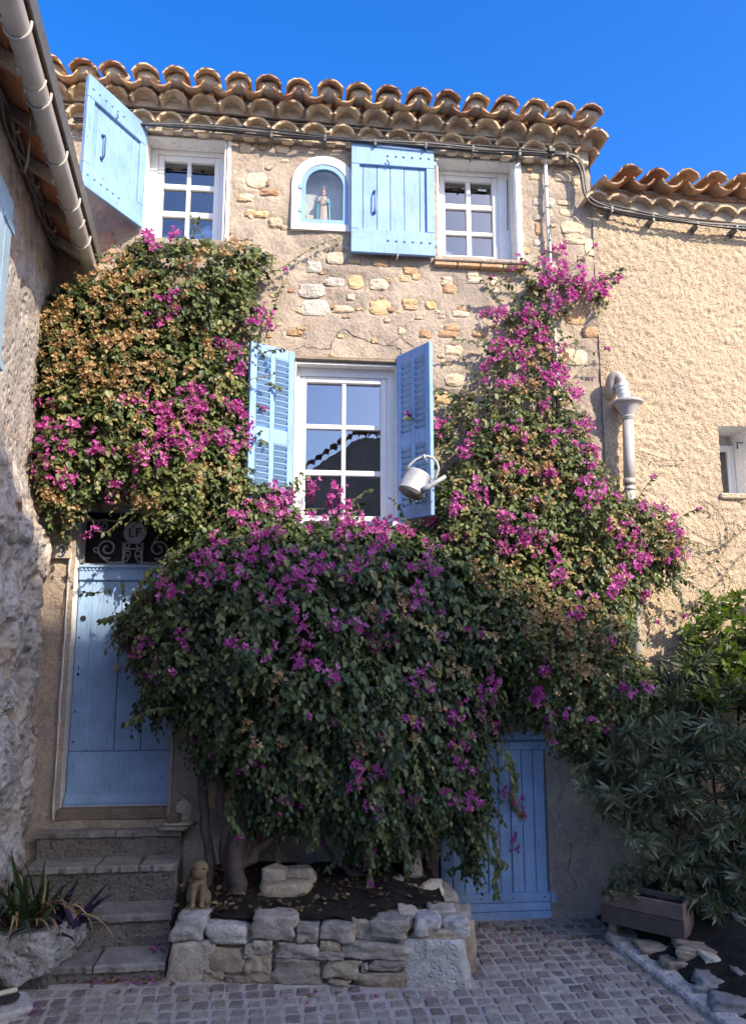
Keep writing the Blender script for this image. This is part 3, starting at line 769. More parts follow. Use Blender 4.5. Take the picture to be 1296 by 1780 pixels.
m = MB(); p = F(684, 436, .07); m.box((p.x-.035, p.y-.012, p.z-.012), (p.x+.05, p.y+.0, p.z+.018), .004, Matrix.Translation(p) @ Euler((0, .7, 0)).to_matrix().to_4x4() @ Matrix.Translation(-p))
m.tube([(p.x+.03, 0, p.z-.05), (p.x+.03, p.y-.01, p.z-.035)], .008, 6); m.build('shutter_stop', 'white_metal', house, True)

# ---- niche
def arch(cx, cz, r, z0, n=22):
    return [(cx-r, z0), (cx+r, z0)]+[(cx+r*math.cos(math.pi*i/n), cz+r*math.sin(math.pi*i/n)) for i in range(n+1)]
def arch_ring(cx, cz, ri, ro, z0i, z0o, y0, y1, n=24):
    pin = [(cx-ri, z0i), (cx+ri, z0i)]+[(cx+ri*math.cos(math.pi*i/n), cz+ri*math.sin(math.pi*i/n)) for i in range(n+1)]
    pout = [(cx-ro, z0o), (cx+ro, z0o)]+[(cx+ro*math.cos(math.pi*i/n), cz+ro*math.sin(math.pi*i/n)) for i in range(n+1)]
    k = len(pin); vs = [(p[0], y, p[1]) for y in (y0, y1) for q in (pin, pout) for p in q]; fs = []
    for i in range(k):
        j = (i+1) % k
        fs += [(i, j, k+j, k+i), (2*k+i, 3*k+i, 3*k+j, 2*k+j), (k+i, k+j, 3*k+j, 3*k+i), (i, 2*k+i, 2*k+j, j)]
    return MB().add(vs, fs)
niche = arch_ring(NCX, NCZ, NR+.005, .262, NZ0-.01, 5.135, -.028, .02).build('niche_surround', 'white_plaster', house)
nf = arch_ring(NCX, NCZ, NR-.035, NR+.008, NZ0+.03, NZ0-.012, -.022, .015).build('niche_frame', 'blue_paint', niche)
for zz in (5.30, 5.50): MB().box((NCX-NR-.022, -.036, zz-.02), (NCX-NR+.004, -.02, zz+.02), .003).build('hinge', 'blue_paint', nf)
m = MB(); n_ = 20
pr = arch(NCX, NCZ, NR+.006, NZ0-.012, n_); k = len(pr)
vs = [(p[0], .012, p[1]) for p in pr]+[(p[0], .13, p[1]) for p in pr]
m.add(vs, [(i, (i+1) % k, (i+1) % k+k, i+k) for i in range(k)]+[tuple(range(k, 2*k))]); m.build('niche_hollow', 'niche_grey', niche, fixn=False)
gp = MB(); pr = arch(NCX, NCZ, NR-.030, NZ0+.026, n_); gp.prism(pr, -.004, .0); gp.build('niche_glass', 'clear_glass', niche)
def saint():
    x, y, z = NCX-.005, .062, NZ0-.012+.001
    t = thing('saint_statue', 'small painted saint in pink robe and teal cape inside the arched niche', 'statue', (x, y, z))
    T = Matrix.Translation((x, y, z)); s = .92
    m = MB(); m.lathe([(.05, 0), (.052, .02), (.040, .03)], 14, T); m.build('base', 'robe', t, True)
    prof = [(.040, .03), (.042, .06), (.036, .14), (.033, .20), (.036, .25), (.026, .285), (.012, .297)]
    m = MB(); m.lathe(prof, 18, T, .75)
    for i, v in enumerate(m.v):
        a = math.atan2(v[1]-y, v[0]-x); h = v[2]-z
        kf = 1+.09*math.sin(a*7)*(h < .2); m.v[i] = (x+(v[0]-x)*kf, y+(v[1]-y)*kf, v[2])
    m.build('robe', 'robe', t, True)
    m = MB(); N = 14; rows = [(.056, .035), (.058, .10), (.054, .18), (.050, .25), (.030, .287)]
    vs = []; fs = []
    for (r, h) in rows:
        for i in range(N+1):
            a = rad(-35+250*i/N); rr = r*(1+.06*math.sin(i*2.2)); vs.append((rr*math.cos(a), rr*.8*math.sin(a), h))
    for i in range(len(rows)-1):
        for k in range(N): fs.append((i*(N+1)+k, i*(N+1)+k+1, (i+1)*(N+1)+k+1, (i+1)*(N+1)+k))
    m.add(vs, fs, T); o = m.build('cape', 'cape', t, True, fixn=False)
    sm = o.modifiers.new('s', 'SOLIDIFY'); sm.thickness = .006
    m = MB(); m.ball((0, -.004, .32), (.020, .021, .027), T, 12, 8); m.tube([(0, 0, .29), (0, 0, .31)], .010, 8, T); m.ball((0, -.025, .317), .005, T)
    m.ball((0, -.018, .298), (.013, .009, .017), T); m.build('head', 'skin_paint', t, True)
    m = MB(); m.lathe([(.019, .335), (.021, .352), (.015, .372), (.002, .392)], 12, T, .7); m.build('mitre', 'mitre', t, True)
    for sx in (-1, 1):
        m = MB(); m.tube([(sx*.036, -.005, .262), (sx*.042, -.02, .222), (sx*.018, -.044, .222 if sx > 0 else .245)], [.013, .012, .008], 8, T); m.build('arm', 'cape' if sx > 0 else 'robe', t, True)
        m = MB(); hz = .222 if sx > 0 else .245
        m.ball((sx*.014, -.047, hz), (.008, .006, .009), T)
        for q in range(4): m.tube([(sx*.014+(q-1.5)*.003, -.049, hz), (sx*.008+(q-1.5)*.0035, -.054, hz+.016)], .0016, 4, T)
        m.tube([(sx*.014, -.047, hz), (sx*.02, -.054, hz+.008)], .0018, 4, T)
        m.build('hand', 'skin_paint', t, True)
    b = thing('votive_block', 'pale block standing behind the saint in the arched niche', 'block', (NCX-.115, .10, NZ0-.011))
    m = MB(); m.box((NCX-.155, .08, NZ0-.011), (NCX-.075, .125, NZ0+.13), .012); m.build('block', 'stone_cream', b)
    return t
saint()

# ---- doors
dy = .15
DX0, DX1 = F(112, 1393, -dy).x+.01, F(281, 1397, -dy).x
dz0, dz1 = F(200, 1397, -dy).z, F(140, 1010, -dy).z
door = bpy.data.objects.new('door', None); door.location = ((DX0+DX1)/2, dy, dz0); COL.objects.link(door)
door.parent = house; door.matrix_parent_inverse = BASE[house.name].inverted(); BASE[door.name] = Matrix.Translation(door.location)
door['label'] = 'tall blue plank door under the iron transom'
DX1 = -.865
fx = lambda px, py=1200: F(px, py, -dy).x
edges = [DX0, fx(157), fx(204), fx(250), DX1]
for a, b in zip(edges[:-1], edges[1:]):
    MB().box((a+.002, dy-.012+random.uniform(-.001, .001), dz0+.36), (b-.002, dy+.03, dz1), .004).build('plank', 'blue_door', door)
MB().box((DX0+.10, dy-.016, dz0+.37), (DX0+.135, dy-.008, dz1-.02), .003).build('batten', 'blue_door', door)
MB().box((DX0+.001, dy-.014, dz0+.07), (DX1-.001, dy+.03, dz0+.357), .004).build('rail', 'blue_door', door)
m = MB(); m.add([(DX0, dy-.014, dz0+.075), (DX1, dy-.014, dz0+.075), (DX1, dy-.05, dz0+.02), (DX0, dy-.05, dz0+.02), (DX0, dy+.02, dz0+.075), (DX1, dy+.02, dz0+.075), (DX1, dy+.02, dz0), (DX0, dy+.02, dz0), (DX0, dy-.05, dz0), (DX1, dy-.05, dz0)],
                 [(0, 3, 2, 1), (3, 8, 9, 2), (0, 1, 5, 4), (8, 7, 6, 9), (4, 5, 6, 7), (0, 4, 7, 8, 3), (1, 2, 9, 6, 5)]); m.build('weather_board', 'blue_door', door)
m = MB(); m.box((DX0, dy-.03, dz1+.004), (DX1, dy+.03, dz1+.115), .006); tb = m.build('transom_bar', 'blue_door', door)
m = MB()
for k in range(26): m.box((DX0+.015+k*.027, dy-.040, dz1+.078), (DX0+.030+k*.027, dy-.028, dz1+.093))
m.build('dentil_strip', 'blue_door', tb)
MB().box((DX0, dy-.05, dz1+.096), (DX1, dy-.028, dz1+.117), .004).build('moulding', 'blue_door', tb)
for (px, py, mt, r) in ((145, 1075, 'black', .021),):
    p = F(px, py, -dy+.012); m = MB(); m.tube([(p.x, dy-.016, p.z), (p.x, dy-.006, p.z)], r, 16); m.build('cat_hole', mt, door)
p = F(203, 1162, -dy+.03); m = MB(); MX = Matrix.Translation((p.x, dy-.012, p.z)) @ Euler((math.pi/2, 0, 0)).to_matrix().to_4x4()
m.lathe([(.034, 0), (.034, .006), (.026, .008), (.024, .012), (.012, .014), (.011, .026), (.020, .034), (.022, .044), (.015, .052), (.004, .054)], 18, MX); m.build('door_knob', 'pipe_grey', door, True, 40)
p = F(137, 1165, -dy+.01); m = MB(); m.box((p.x-.014, dy-.018, p.z-.05), (p.x+.016, dy-.010, p.z+.05), .002); kp = m.build('lock_plate', 'blue_door', door)
m = MB(); m.box((p.x-.008, dy-.021, p.z-.04), (p.x+.008, dy-.017, p.z-.018)); m.tube([(p.x, dy-.021, p.z+.02), (p.x, dy-.017, p.z+.02)], .006, 8); m.box((p.x-.002, dy-.021, p.z+.002), (p.x+.002, dy-.017, p.z+.018)); m.build('keyhole', 'black', kp)
for (px, py) in ((138, 1108), (131, 1237), (127, 1290), (276, 1290)):
    p = F(px, py, -dy+.01); MB().ball((p.x, dy-.013, p.z), .008).build('nail', 'iron_blue', door, True)
p = F(206, 1104, -dy+.02); m = MB(); m.tube([p+Vector((.045*math.cos(rad(a)), 0, .03*math.sin(rad(a)))) for a in range(10, 180, 17)], .006, 6); m.build('knocker', 'iron_blue', door, True)
# jambs and threshold
m = MB(); N = 26
for (xa, xb) in ((DOOR[0]-.03, DX0-.004),):
    pts = [(xa+random.uniform(-.006, .006), .72+2.25*i/N) for i in range(N+1)]
    vs = []; fs = []
    for (x, z) in pts: vs += [(x, -.022, z), (xb-.035+random.uniform(-.004, .004), -.018, z), (xb, dy+.03, z)]
    for i in range(N):
        for q in range(2): fs.append((3*i+q, 3*i+q+1, 3*i+q+4, 3*i+q+3))
    m.add(vs, fs)
m.build('jamb', 'white_plaster', door, True, 30, False)
MB().box((DX1+.003, -.01, .72), (DOOR[1]+.012, dy+.03, 2.95)).build('jamb', 'mortar', door)
MB().box((DX0-.02, -.005, dz0-.075), (DX1+.03, dy+.05, dz0-.006), .006).build('threshold', 'old_wood', door)
MB().box((DX0, dy-.06, dz0-.005), (DX1, dy+.03, dz0-.001)).build('door_sill', 'white_plaster', door)
m = MB(); m.box((DX0-.01, -.0, 2.90), (DX1+.01, dy+.05, 2.99), .006); m.build('lintel', 'old_wood', door)
# transom light with its iron grille
tz0, tz1 = dz1+.12, 2.90
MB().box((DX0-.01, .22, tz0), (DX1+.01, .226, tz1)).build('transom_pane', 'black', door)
def grille():
    t = bpy.data.objects.new('transom_grille', None); t.location = ((DX0+DX1)/2, dy, tz0); COL.objects.link(t)
    t.parent = door; t.matrix_parent_inverse = BASE[door.name].inverted(); BASE[t.name] = Matrix.Translation(t.location)
    y = dy+.02; cx = (DX0+DX1)/2+.005; r = .0085
    m = MB()
    m.box((DX0, y-.012, tz1-.03), (DX1, y+.012, tz1)); m.box((DX0, y-.012, tz0), (DX1, y+.012, tz0+.012)); m.box((DX0, y-.012, tz0), (DX0+.02, y+.012, tz1)); m.box((DX1-.02, y-.012, tz0), (DX1, y+.012, tz1))
    m.box((cx-.075, y-.008, tz0), (cx-.060, y+.008, tz0+.15)); m.box((cx+.06, y-.008, tz0), (cx+.075, y+.008, tz0+.15)); m.box((cx-.08, y-.008, tz0+.118), (cx+.08, y+.008, tz0+.130))
    m.box((DX0+.02, y-.008, tz1-.10), (cx-.09, y+.008, tz1-.088)); m.box((cx-.105, y-.008, tz1-.1), (cx-.092, y+.008, tz1-.03))
    m.box((cx+.09, y-.008, tz1-.10), (DX1-.02, y+.008, tz1-.088))
    m.build('grille_bars', 'grille_paint', t)
    for sx in (-1, 1):
        m = MB()
        def spiral(c, r0, r1, a0, turns, sgn):
            return [Vector((c[0]+sx*(r0+(r1-r0)*i/22)*math.cos(a0+sgn*turns*2*math.pi*i/22), y, c[1]+(r0+(r1-r0)*i/22)*math.sin(a0+sgn*turns*2*math.pi*i/22))) for i in range(23)]
        m.tube(spiral((cx+sx*.185, tz0+.125), .078, .016, -1.9, 1.6, 1), r, 6)
        m.tube([Vector((cx+sx*(.215), y, tz0+.055)), Vector((cx+sx*.17, y, tz0+.02)), Vector((cx+sx*.11, y, tz0+.018)), Vector((cx+sx*.04, y, tz0+.03)), Vector((cx+sx*.02, y, tz0+.07))], r, 6)
        m.tube(spiral((cx+sx*.035, tz0+.085), .030, .010, -1.2, 1.2, 1), r*.8, 6)
        m.tube(spiral((cx+sx*.045, tz0+.155), .030, .008, .6, -1.2, 1), r*.8, 6)
        m.tube(spiral((cx+sx*.265, tz0+.11), .022, .012, 0, 1, 1), r*.7, 6)
        m.tube(spiral((cx+sx*.22, tz1-.13), .05, .012, 2.4, -1.3, 1), r*.9, 6)
        m.build('scroll', 'grille_paint', t, True)
    MX = Matrix.Translation((cx+.012, y-.006, tz0+.245)) @ Euler((math.pi/2, 0, 0)).to_matrix().to_4x4()
    m = MB(); m.lathe([(.084, 0), (.084, .010), (.076, .014), (.072, .010), (.002, .011)], 28, MX); md = m.build('medallion', 'grille_paint', t, True, 35)
    m = MB(); X, Zc, yy = cx+.012, tz0+.245, y-.006-.0135
    for (a, b, c_, d) in ((-.042, -.032, -.034, .034), (-.042, -.006, -.034, -.024), (.006, .016, -.034, .034), (.006, .042, .024, .034), (.006, .034, -.002, .008)):
        m.box((X+a, yy-.003, Zc+c_), (X+b, yy+.004, Zc+d))
    m.build('letters', 'black', md)
grille()
# cellar door
ce = bpy.data.objects.new('cellar_door', None); ce.location = (1.43, .0, 0); COL.objects.link(ce)
ce.parent = house; ce.matrix_parent_inverse = BASE[house.name].inverted(); BASE[ce.name] = Matrix.Translation(ce.location)
ce['label'] = 'low blue plank cellar door half hidden by hanging bougainvillea'
cx0, cx1 = 1.045, 1.8255; npk = 9
MB().box((1.8275, -.004, -.03), (1.86, .09, 1.27)).build('jamb', 'render', ce)
for k in range(npk):
    a = cx0+(cx1-cx0)*k/npk; b = cx0+(cx1-cx0)*(k+1)/npk; d = random.uniform(-.003, .003)
    MB().box((a+.0025, .03+d, .0), (b-.0025, .06+d, 1.20), .004).build('plank', 'blue_door', ce)
MB().box((cx0, .002, .095), (cx1+.012, .03, .155), .004).build('rail', 'blue_door', ce)
MB().box((cx0+.01, -.004, .04), (cx1+.002, .03, .092), .004).build('rail', 'blue_door', ce)
MB().box((cx0, -.010, -.018), (cx1+.002, .03, .037), .004).build('rail', 'blue_door', ce)
MB().box((cx0, .004, 1.135), (cx1+.012, .03, 1.19), .004).build('rail', 'blue_door', ce)
for zz in (.125, 1.16):
    MB().box((cx1+.006, -.012, zz-.035), (cx1+.045, .012, zz+.035), .004).build('hinge', 'blue_door', ce)
    for k in range(4): MB().ball((cx0+.05+k*.23, .001, zz), .006).build('nail', 'iron_blue', ce, True)
MB().box((cx0-.02, .0, 1.205), (cx1+.005, .08, 1.262), .004).build('lintel', 'blue_door', ce)
MB().box((1.0, .065, -.03), (1.84, .08, 1.27)).build('door_back', 'black', ce)

# ================================================================== NEIGHBOURS
# ---- house on the right: roughcast
rh = thing('roughcast_house', 'ochre roughcast house with low tiled eaves, right of the stone house', 'house', (3.8, .3, 0))
RX0, RX1 = 2.391, 6.2
rwx0, rwx1, rwz0, rwz1 = F(1248, 800).x, F(1268, 800, -.30).x, F(1250, 858).z, F(1248, 742).z
def yright(x, z):
    P = np.stack([x, z*0, z], 1)
    edge = np.clip((x-RX0)/.05, 0, 1)
    a = vnoise(P+vnoise(P, 25, 5)[:, None]*.012, 60, 21); b = fbm(P, 26, 9, 2); c_ = vnoise(P, 85, 27)
    return -(.012+.012*edge+.008*fbm(P, 1.3, 33, 3)+edge*(.006*a+.006*b+.004*c_))
wall_sheet('wall', 'roughcast', RX0, 4.3, -.1, 5.55, .010, [(rwx0, rwx1, rwz0, rwz1)], yright, None, rh)
MB().box((RX0, .45, -.1), (RX1, 6, 5.4)).build('house_body', 'roughcast', rh)
MB().box((4.3, -.03, -.1), (RX1, .44, 5.5)).build('wall', 'roughcast', rh)
def small_window():
    m = MB(); x0, x1, z0, z1, d = rwx0, rwx1, rwz0, rwz1, .30
    m.add([(x0, -.02, z0), (x0, -.02, z1), (x1, -.02, z1), (x1, -.02, z0), (x0, d, z0), (x0, d, z1), (x1, d, z1), (x1, d, z0)], [(0, 1, 5, 4), (1, 2, 6, 5), (2, 3, 7, 6), (3, 0, 4, 7), (4, 5, 6, 7)])
    wn = m.build('window', 'white_plaster', rh, fixn=False)
    m = MB()
    for (a, b, c, e) in ((x0, x0+.05, z0, z1-.09), (x1-.055, x1-.002, z0, z1-.09), (x0+.05, x1-.055, z1-.14, z1-.09), (x0+.05, x1-.055, z0, z0+.05)): m.box((a, d-.07, c), (b, d-.01, e), .004)
    m.build('window_frame', 'white_frame', wn); MB().box((x0+.05, d-.04, z0+.05), (x1-.05, d-.035, z1-.14)).build('pane', 'glass', wn)
    m = MB(); m.tube([(x1-.002, .1, z1-.10), (x1-.05, .1, z1-.10), (x1-.05, .1, z1-.15)], .006, 5); m.build('hook', 'iron', wn)
    MB().box((x0-.03, -.05, z0-.05), (x1+.03, .05, z0-.002), .01).build('sill', 'roughcast', wn)
small_window()
qa, qb = F(1094, 289, .24), F(1290, 303, .24)
qa.z -= .112; qb.z -= .112; dd = (qb.x-qa.x)/4
rc0 = Vector((qa.x, 0, qa.z)); nR = 15
ra, rb = rc0, Vector((qa.x+dd*(nR-1), 0, qa.z+(qb.z-qa.z)/4*(nR-1)))
tile_row(rh, 'cover_tile', covers, ra, rb, nR, .24, RT)
tile_row(rh, 'pan_tile', pans, ra+Vector((-dd, 0, .066)), rb+Vector((-dd, 0, .066)), nR, .235, RT, True, dx=dd/2)
ga, gb = F(1075, 337, .12), F(1262, 357, .12)
gn = 18; gd = (gb.x-gn*0-ga.x)/5
gaa = Vector((ga.x-gd, 0, ga.z-.112-(gb.z-ga.z)/5)); gbb = Vector((ga.x+gd*(gn-2), 0, ga.z-.112+(gb.z-ga.z)/5*(gn-2)))
gens_r = [barrel_mesh('eave_tile', .112, .105, .2, 'genoise_tile', .02, arc=128) for _ in range(4)]
tile_row(rh, 'eave_tile', gens_r, gaa+Vector((0, 0, .014)), gbb+Vector((0, 0, .014)), gn, .12, 0, jit=.006, roll=.03)
mb = MB()
def zr(x): return ra.z+(rb.z-ra.z)*(x-ra.x)/(rb.x-ra.x)
def zg(x): return gaa.z+(gbb.z-gaa.z)*(x-gaa.x)/(gbb.x-gaa.x)
slope_box(mb, RX0+.01, RX1, zg(RX0)+.01, zg(RX1)+.01, zr(RX0)+.03, zr(RX1)+.03, -.05, .4)
slope_box(mb, RX0+.03, RX1, zg(RX0)+.10, zg(RX1)+.10, zr(RX0)-.05, zr(RX1)-.05, -.075, .4)
mb.build('cornice_mortar', 'mortar', rh)
mb = MB(); mb.add([(RX0+.02, -.06, zr(RX0)+.0), (RX1, -.06, zr(RX1)+.0), (RX1, 4, zr(RX1)+.9), (RX0+.02, 4, zr(RX0)+.9), (RX0+.02, -.06, zr(RX0)-.03), (RX1, -.06, zr(RX1)-.03), (RX1, 4, zr(RX1)+.8), (RX0+.02, 4, zr(RX0)+.8)],
                  [(0, 1, 2, 3), (4, 7, 6, 5), (0, 4, 5, 1), (1, 5, 6, 2), (2, 6, 7, 3), (3, 7, 4, 0)]); mb.build('roof', 'tile', rh)

# ---- house on the left
lh = thing('rubble_house', 'rough stone house with terracotta soffit and gutter, left of the steps', 'house', (-1.9, -1.5, 0))
def left_wall():
    ys = np.arange(-2.6, .02, .011); zs = np.arange(-.1, 4.98, .011)
    Yg, Zg = np.meshgrid(ys, zs); P = np.stack([np.zeros(Yg.size), Yg.ravel(), Zg.ravel()], 1)
    low = np.clip((3.2-P[:, 2])/.6, 0, 1)
    wpv = P+np.stack([vnoise(P, 5, 1), vnoise(P, 5, 2), vnoise(P, 5, 3)], 1)*.05
    d = .045*fbm(wpv, 3.4, 41, 4)+.03*np.abs(vnoise(wpv, 9, 44))+.018*fbm(wpv, 24, 46, 2)+.02*np.round(vnoise(wpv, 6, 48)*2)/2
    hole = np.clip(vnoise(wpv, 8, 51)-.40, 0, .25)*.28+np.clip(vnoise(wpv, 19, 57)-.35, 0, .25)*.16
    near = np.clip(.35+(-P[:, 1])/.25, 0, 1)
    x = xwall(-P[:, 1], P[:, 2])+low*(d*near-hole)+(1-low)*(.012*fbm(P, 3, 61, 4)-np.clip(vnoise(wpv, 7, 63)-.5, 0, 1)*.08)
    P[:, 0] = x; nx = len(ys); fs = []
    i, j = np.meshgrid(np.arange(nx-1), np.arange(len(zs)-1)); i = i.ravel(); j = j.ravel()
    Fc = np.stack([j*nx+i, j*nx+i+1, (j+1)*nx+i+1, (j+1)*nx+i], 1)
    link(bpy.data.objects.new('wall', np_mesh('wall', P, Fc, 'rubble', True)), lh)
    MB().add([(-6, -2.6, -.1), (-1.4, -2.6, -.1), (-1.5, -2.6, 4.9), (-6, -2.6, 4.9)], [(0, 1, 2, 3)]).build('end_wall', 'rubble', lh)
left_wall()
def lx(w, dx=0): return -1.87+.115*w+dx
_g0 = F(150, 452, .3); _g1 = G(14, 0, _g0.z); gz = _g0.z-.03
def gx(w): return _g0.x+(_g1.x-_g0.x)*(w-.3)/(-_g1.y-.3)
def gutter():
    m = MB(); r = .055; vs = []; fs = []; n = 12
    for w in (.06, 3.5):
        for i in range(n+1):
            a = math.pi+math.pi*i/n; vs.append((gx(w)+r*math.cos(a), -w, gz+.06+r*1.25*math.sin(a)))
        for i in range(n+1):
            a = 2*math.pi-math.pi*i/n; vs.append((gx(w)+(r-.004)*math.cos(a), -w, gz+.06+(r-.004)*1.25*math.sin(a)))
    k = 2*(n+1); fs = [(i, (i+1) % k, k+(i+1) % k, k+i) for i in range(k)]+[tuple(range(k))]
    m.add(vs, fs); g = m.build('gutter', 'gutter', lh, True, 40)
    for w in (.55, 1.02, 1.5, 1.98, 2.45, 2.95, 3.4):
        m = MB(); pts = [Vector((gx(w)+(r+.006)*math.cos(a), -w, gz+.06+(r+.006)*1.25*math.sin(a))) for a in [math.pi+math.pi*i/10 for i in range(11)]]
        m.tube(pts+[pts[-1]+Vector((0, 0, .02))], .007, 6); m.tube([pts[0], pts[0]+Vector((-.02, 0, .03))], .007, 6); m.build('gutter_bracket', 'pipe_grey', g, True)
    for w in (.8, 2.1):
        m = MB(); pts = [Vector((gx(w)+(r+.003)*math.cos(a), -w, gz+.06+(r+.003)*1.25*math.sin(a))) for a in [math.pi+math.pi*i/10 for i in range(11)]]
        m.tube(pts, .006, 6); m.build('gutter_joint', 'gutter', g, True)
gutter()
# soffit: rafters with flat terracotta tiles between them, roof edge above
sz0, sz1 = 4.93, 4.74
def soffit():
    st = [MB().box((-.11, -.115, -.009), (.11, .115, .009), .003).mesh('soffit_tile', 'soffit_terracotta') for _ in range(1)]
    ang = math.atan2(sz0-sz1, .36)
    w = .1
    while w < 3.3:
        for c, t in ((0, .32), (1, .86)):
            x = lx(w)+(gx(w)-lx(w))*t-.03; z = sz0+(sz1+.06-sz0)*t-.016
            M = Matrix.Translation((x, -w, z)) @ Euler((random.uniform(-.03, .03), ang+random.uniform(-.03, .03), .12)).to_matrix().to_4x4()
            inst('soffit_tile', st[0], M, lh)
        w += .236
    w = .22
    while w < 3.3:
        a = Vector((lx(w)-.1, -w, sz0+.005)); b = Vector((gx(w)-.05, -w-.02, sz1-.028))
        ex = (b-a); L = ex.length; M = frame(a, ex, Vector((0, 0, 1)))
        exn = ex.normalized(); zz = Vector((0, -1, 0)).cross(exn)*-1
        m = MB(); m.box((0, -.03, -.035), (L, .03, .03), .006, frame(a, exn, (Vector((0, 1, 0)).cross(exn)*-1).normalized())); m.build('rafter', 'old_wood' if random.random() < .3 else 'mortar', lh)
        w += .47
    m = MB(); A = [(lx(0, -.12), -.02), (gx(0)+.0, -.02)]
    for w in (.02, 3.4):
        pass
    m.add([(lx(.02, -.5), -.02, sz0+.30), (gx(.02)+.05, -.02, sz1+.055), (gx(3.4)+.05, -3.4, sz1+.055), (lx(3.4, -.5), -3.4, sz0+.30),
           (lx(.02, -.5), -.02, sz0+.34), (gx(.02)+.05, -.02, sz1+.085), (gx(3.4)+.05, -3.4, sz1+.085), (lx(3.4, -.5), -3.4, sz0+.34)],
          [(0, 1, 2, 3), (4, 7, 6, 5), (0, 4, 5, 1), (1, 5, 6, 2), (2, 6, 7, 3), (3, 7, 4, 0)]); m.build('roof', 'tile', lh)
    m = MB(); m.add([(gx(.02)+.052, -.02, sz1+.035), (gx(3.4)+.052, -3.4, sz1+.035), (gx(3.4)+.066, -3.4, sz1+.105), (gx(.02)+.066, -.02, sz1+.105), (gx(.02)+.040, -.02, sz1+.035), (gx(3.4)+.040, -3.4, sz1+.035), (gx(3.4)+.050, -3.4, sz1+.105), (gx(.02)+.05, -.02, sz1+.105)],
                    [(0, 1, 2, 3), (4, 7, 6, 5), (0, 4, 5, 1), (1, 5, 6, 2), (2, 6, 7, 3), (3, 7, 4, 0)]); m.build('roof_edge', 'lead_dark', lh)
    m = MB()
    m.add([(lx(.0, -.12), 0, sz0+.0), (lx(3.4, -.12), -3.4, sz0), (gx(3.4)+.03, -3.4, sz1+.06), (gx(0)+.03, 0, sz1+.06)], [(0, 1, 2, 3)]); m.build('soffit_backing', 'mortar', lh)
soffit()
for k, (w, z) in enumerate(((.98, 4.72), (1.5, 4.72), (2.05, 4.72))):
    pass
m = MB()
for i in range(3):
    pts = []
    for k in range(24):
        w = .12+k*.14; pts.append(Vector((lx(w)+.035+.018*math.sin(k*1.1+i*2.1), -w, 4.80+.02*math.cos(k*.9+i*2)-.02*math.sin(w*1.5)+i*.012)))
    m.tube(pts, .012, 6)
cb_ = m.build('cable_bundle', 'cable_grey', None, True); tag(cb_, 'grey cable bundle under the left house soffit', 'cable')
for k in range(5):
    w = .4+k*.55; m = MB(); m.tube([(lx(w)-.0, -w, 4.80), (lx(w)+.07, -w, 4.805), (lx(w)+.06, -w, 4.85)], .012, 6); m.build('cable_clip', 'mortar', cb_, True)
m = MB(); w = 1.72; p = Vector((lx(w)+.18, -w, 4.84)); m.tube([p, p+Vector((.01, .0, -.35)), p+Vector((-.01, .02, -.42)), p+Vector((-.03, .02, -.40))], .008, 6); hk = m.build('iron_hook', 'twig', None, True)
tag(hk, 'long rusty hook hanging from the terracotta soffit', 'hook')
# pale shutter on the left wall
ls = thing('x', '', '', (0, 0, 0)); bpy.data.objects.remove(ls)
ls = bpy.data.objects.new('shutter', None); ls.location = (lx(1.4), -1.4, 3.3); COL.objects.link(ls); ls.parent = lh; ls.matrix_parent_inverse = BASE[lh.name].inverted(); BASE[ls.name] = Matrix.Translation(ls.location)
a = Vector((lx(1.38)+.03, -1.38, 0)); b = Vector((lx(2.05)+.03, -2.05, 0)); Ml = frame(a, b-a, (0, 0, 1)); Ls = (b-a).length
zt, zb = F(0, 395, 1.1).z, F(0, 680, 1.1).z
for k in range(5): MB().box((Ls*k/5+.002, -.014, zb), (Ls*(k+1)/5-.002, .014, zt), .003, Ml).build('plank', 'pale_blue', ls)
for z in (zb+.06, zt-.16): MB().box((-.03, -.022, z-.025), (.2, .024, z+.025), .003, Ml).build('hinge', 'pale_blue', ls)
# drip ledge of two broken tiles
for k, (px, py) in enumerate(((14, 868), (33, 888))):
    p = F(px, py, 1.02-.05*k); M = Matrix.Translation(p) @ Euler((0, rad(20), rad(95+10*k))).to_matrix().to_4x4() @ Matrix.Scale(.62, 4)
    inst('ledge_tile', covers[k], M @ Matrix.Translation((0, -.02, 0)), lh)

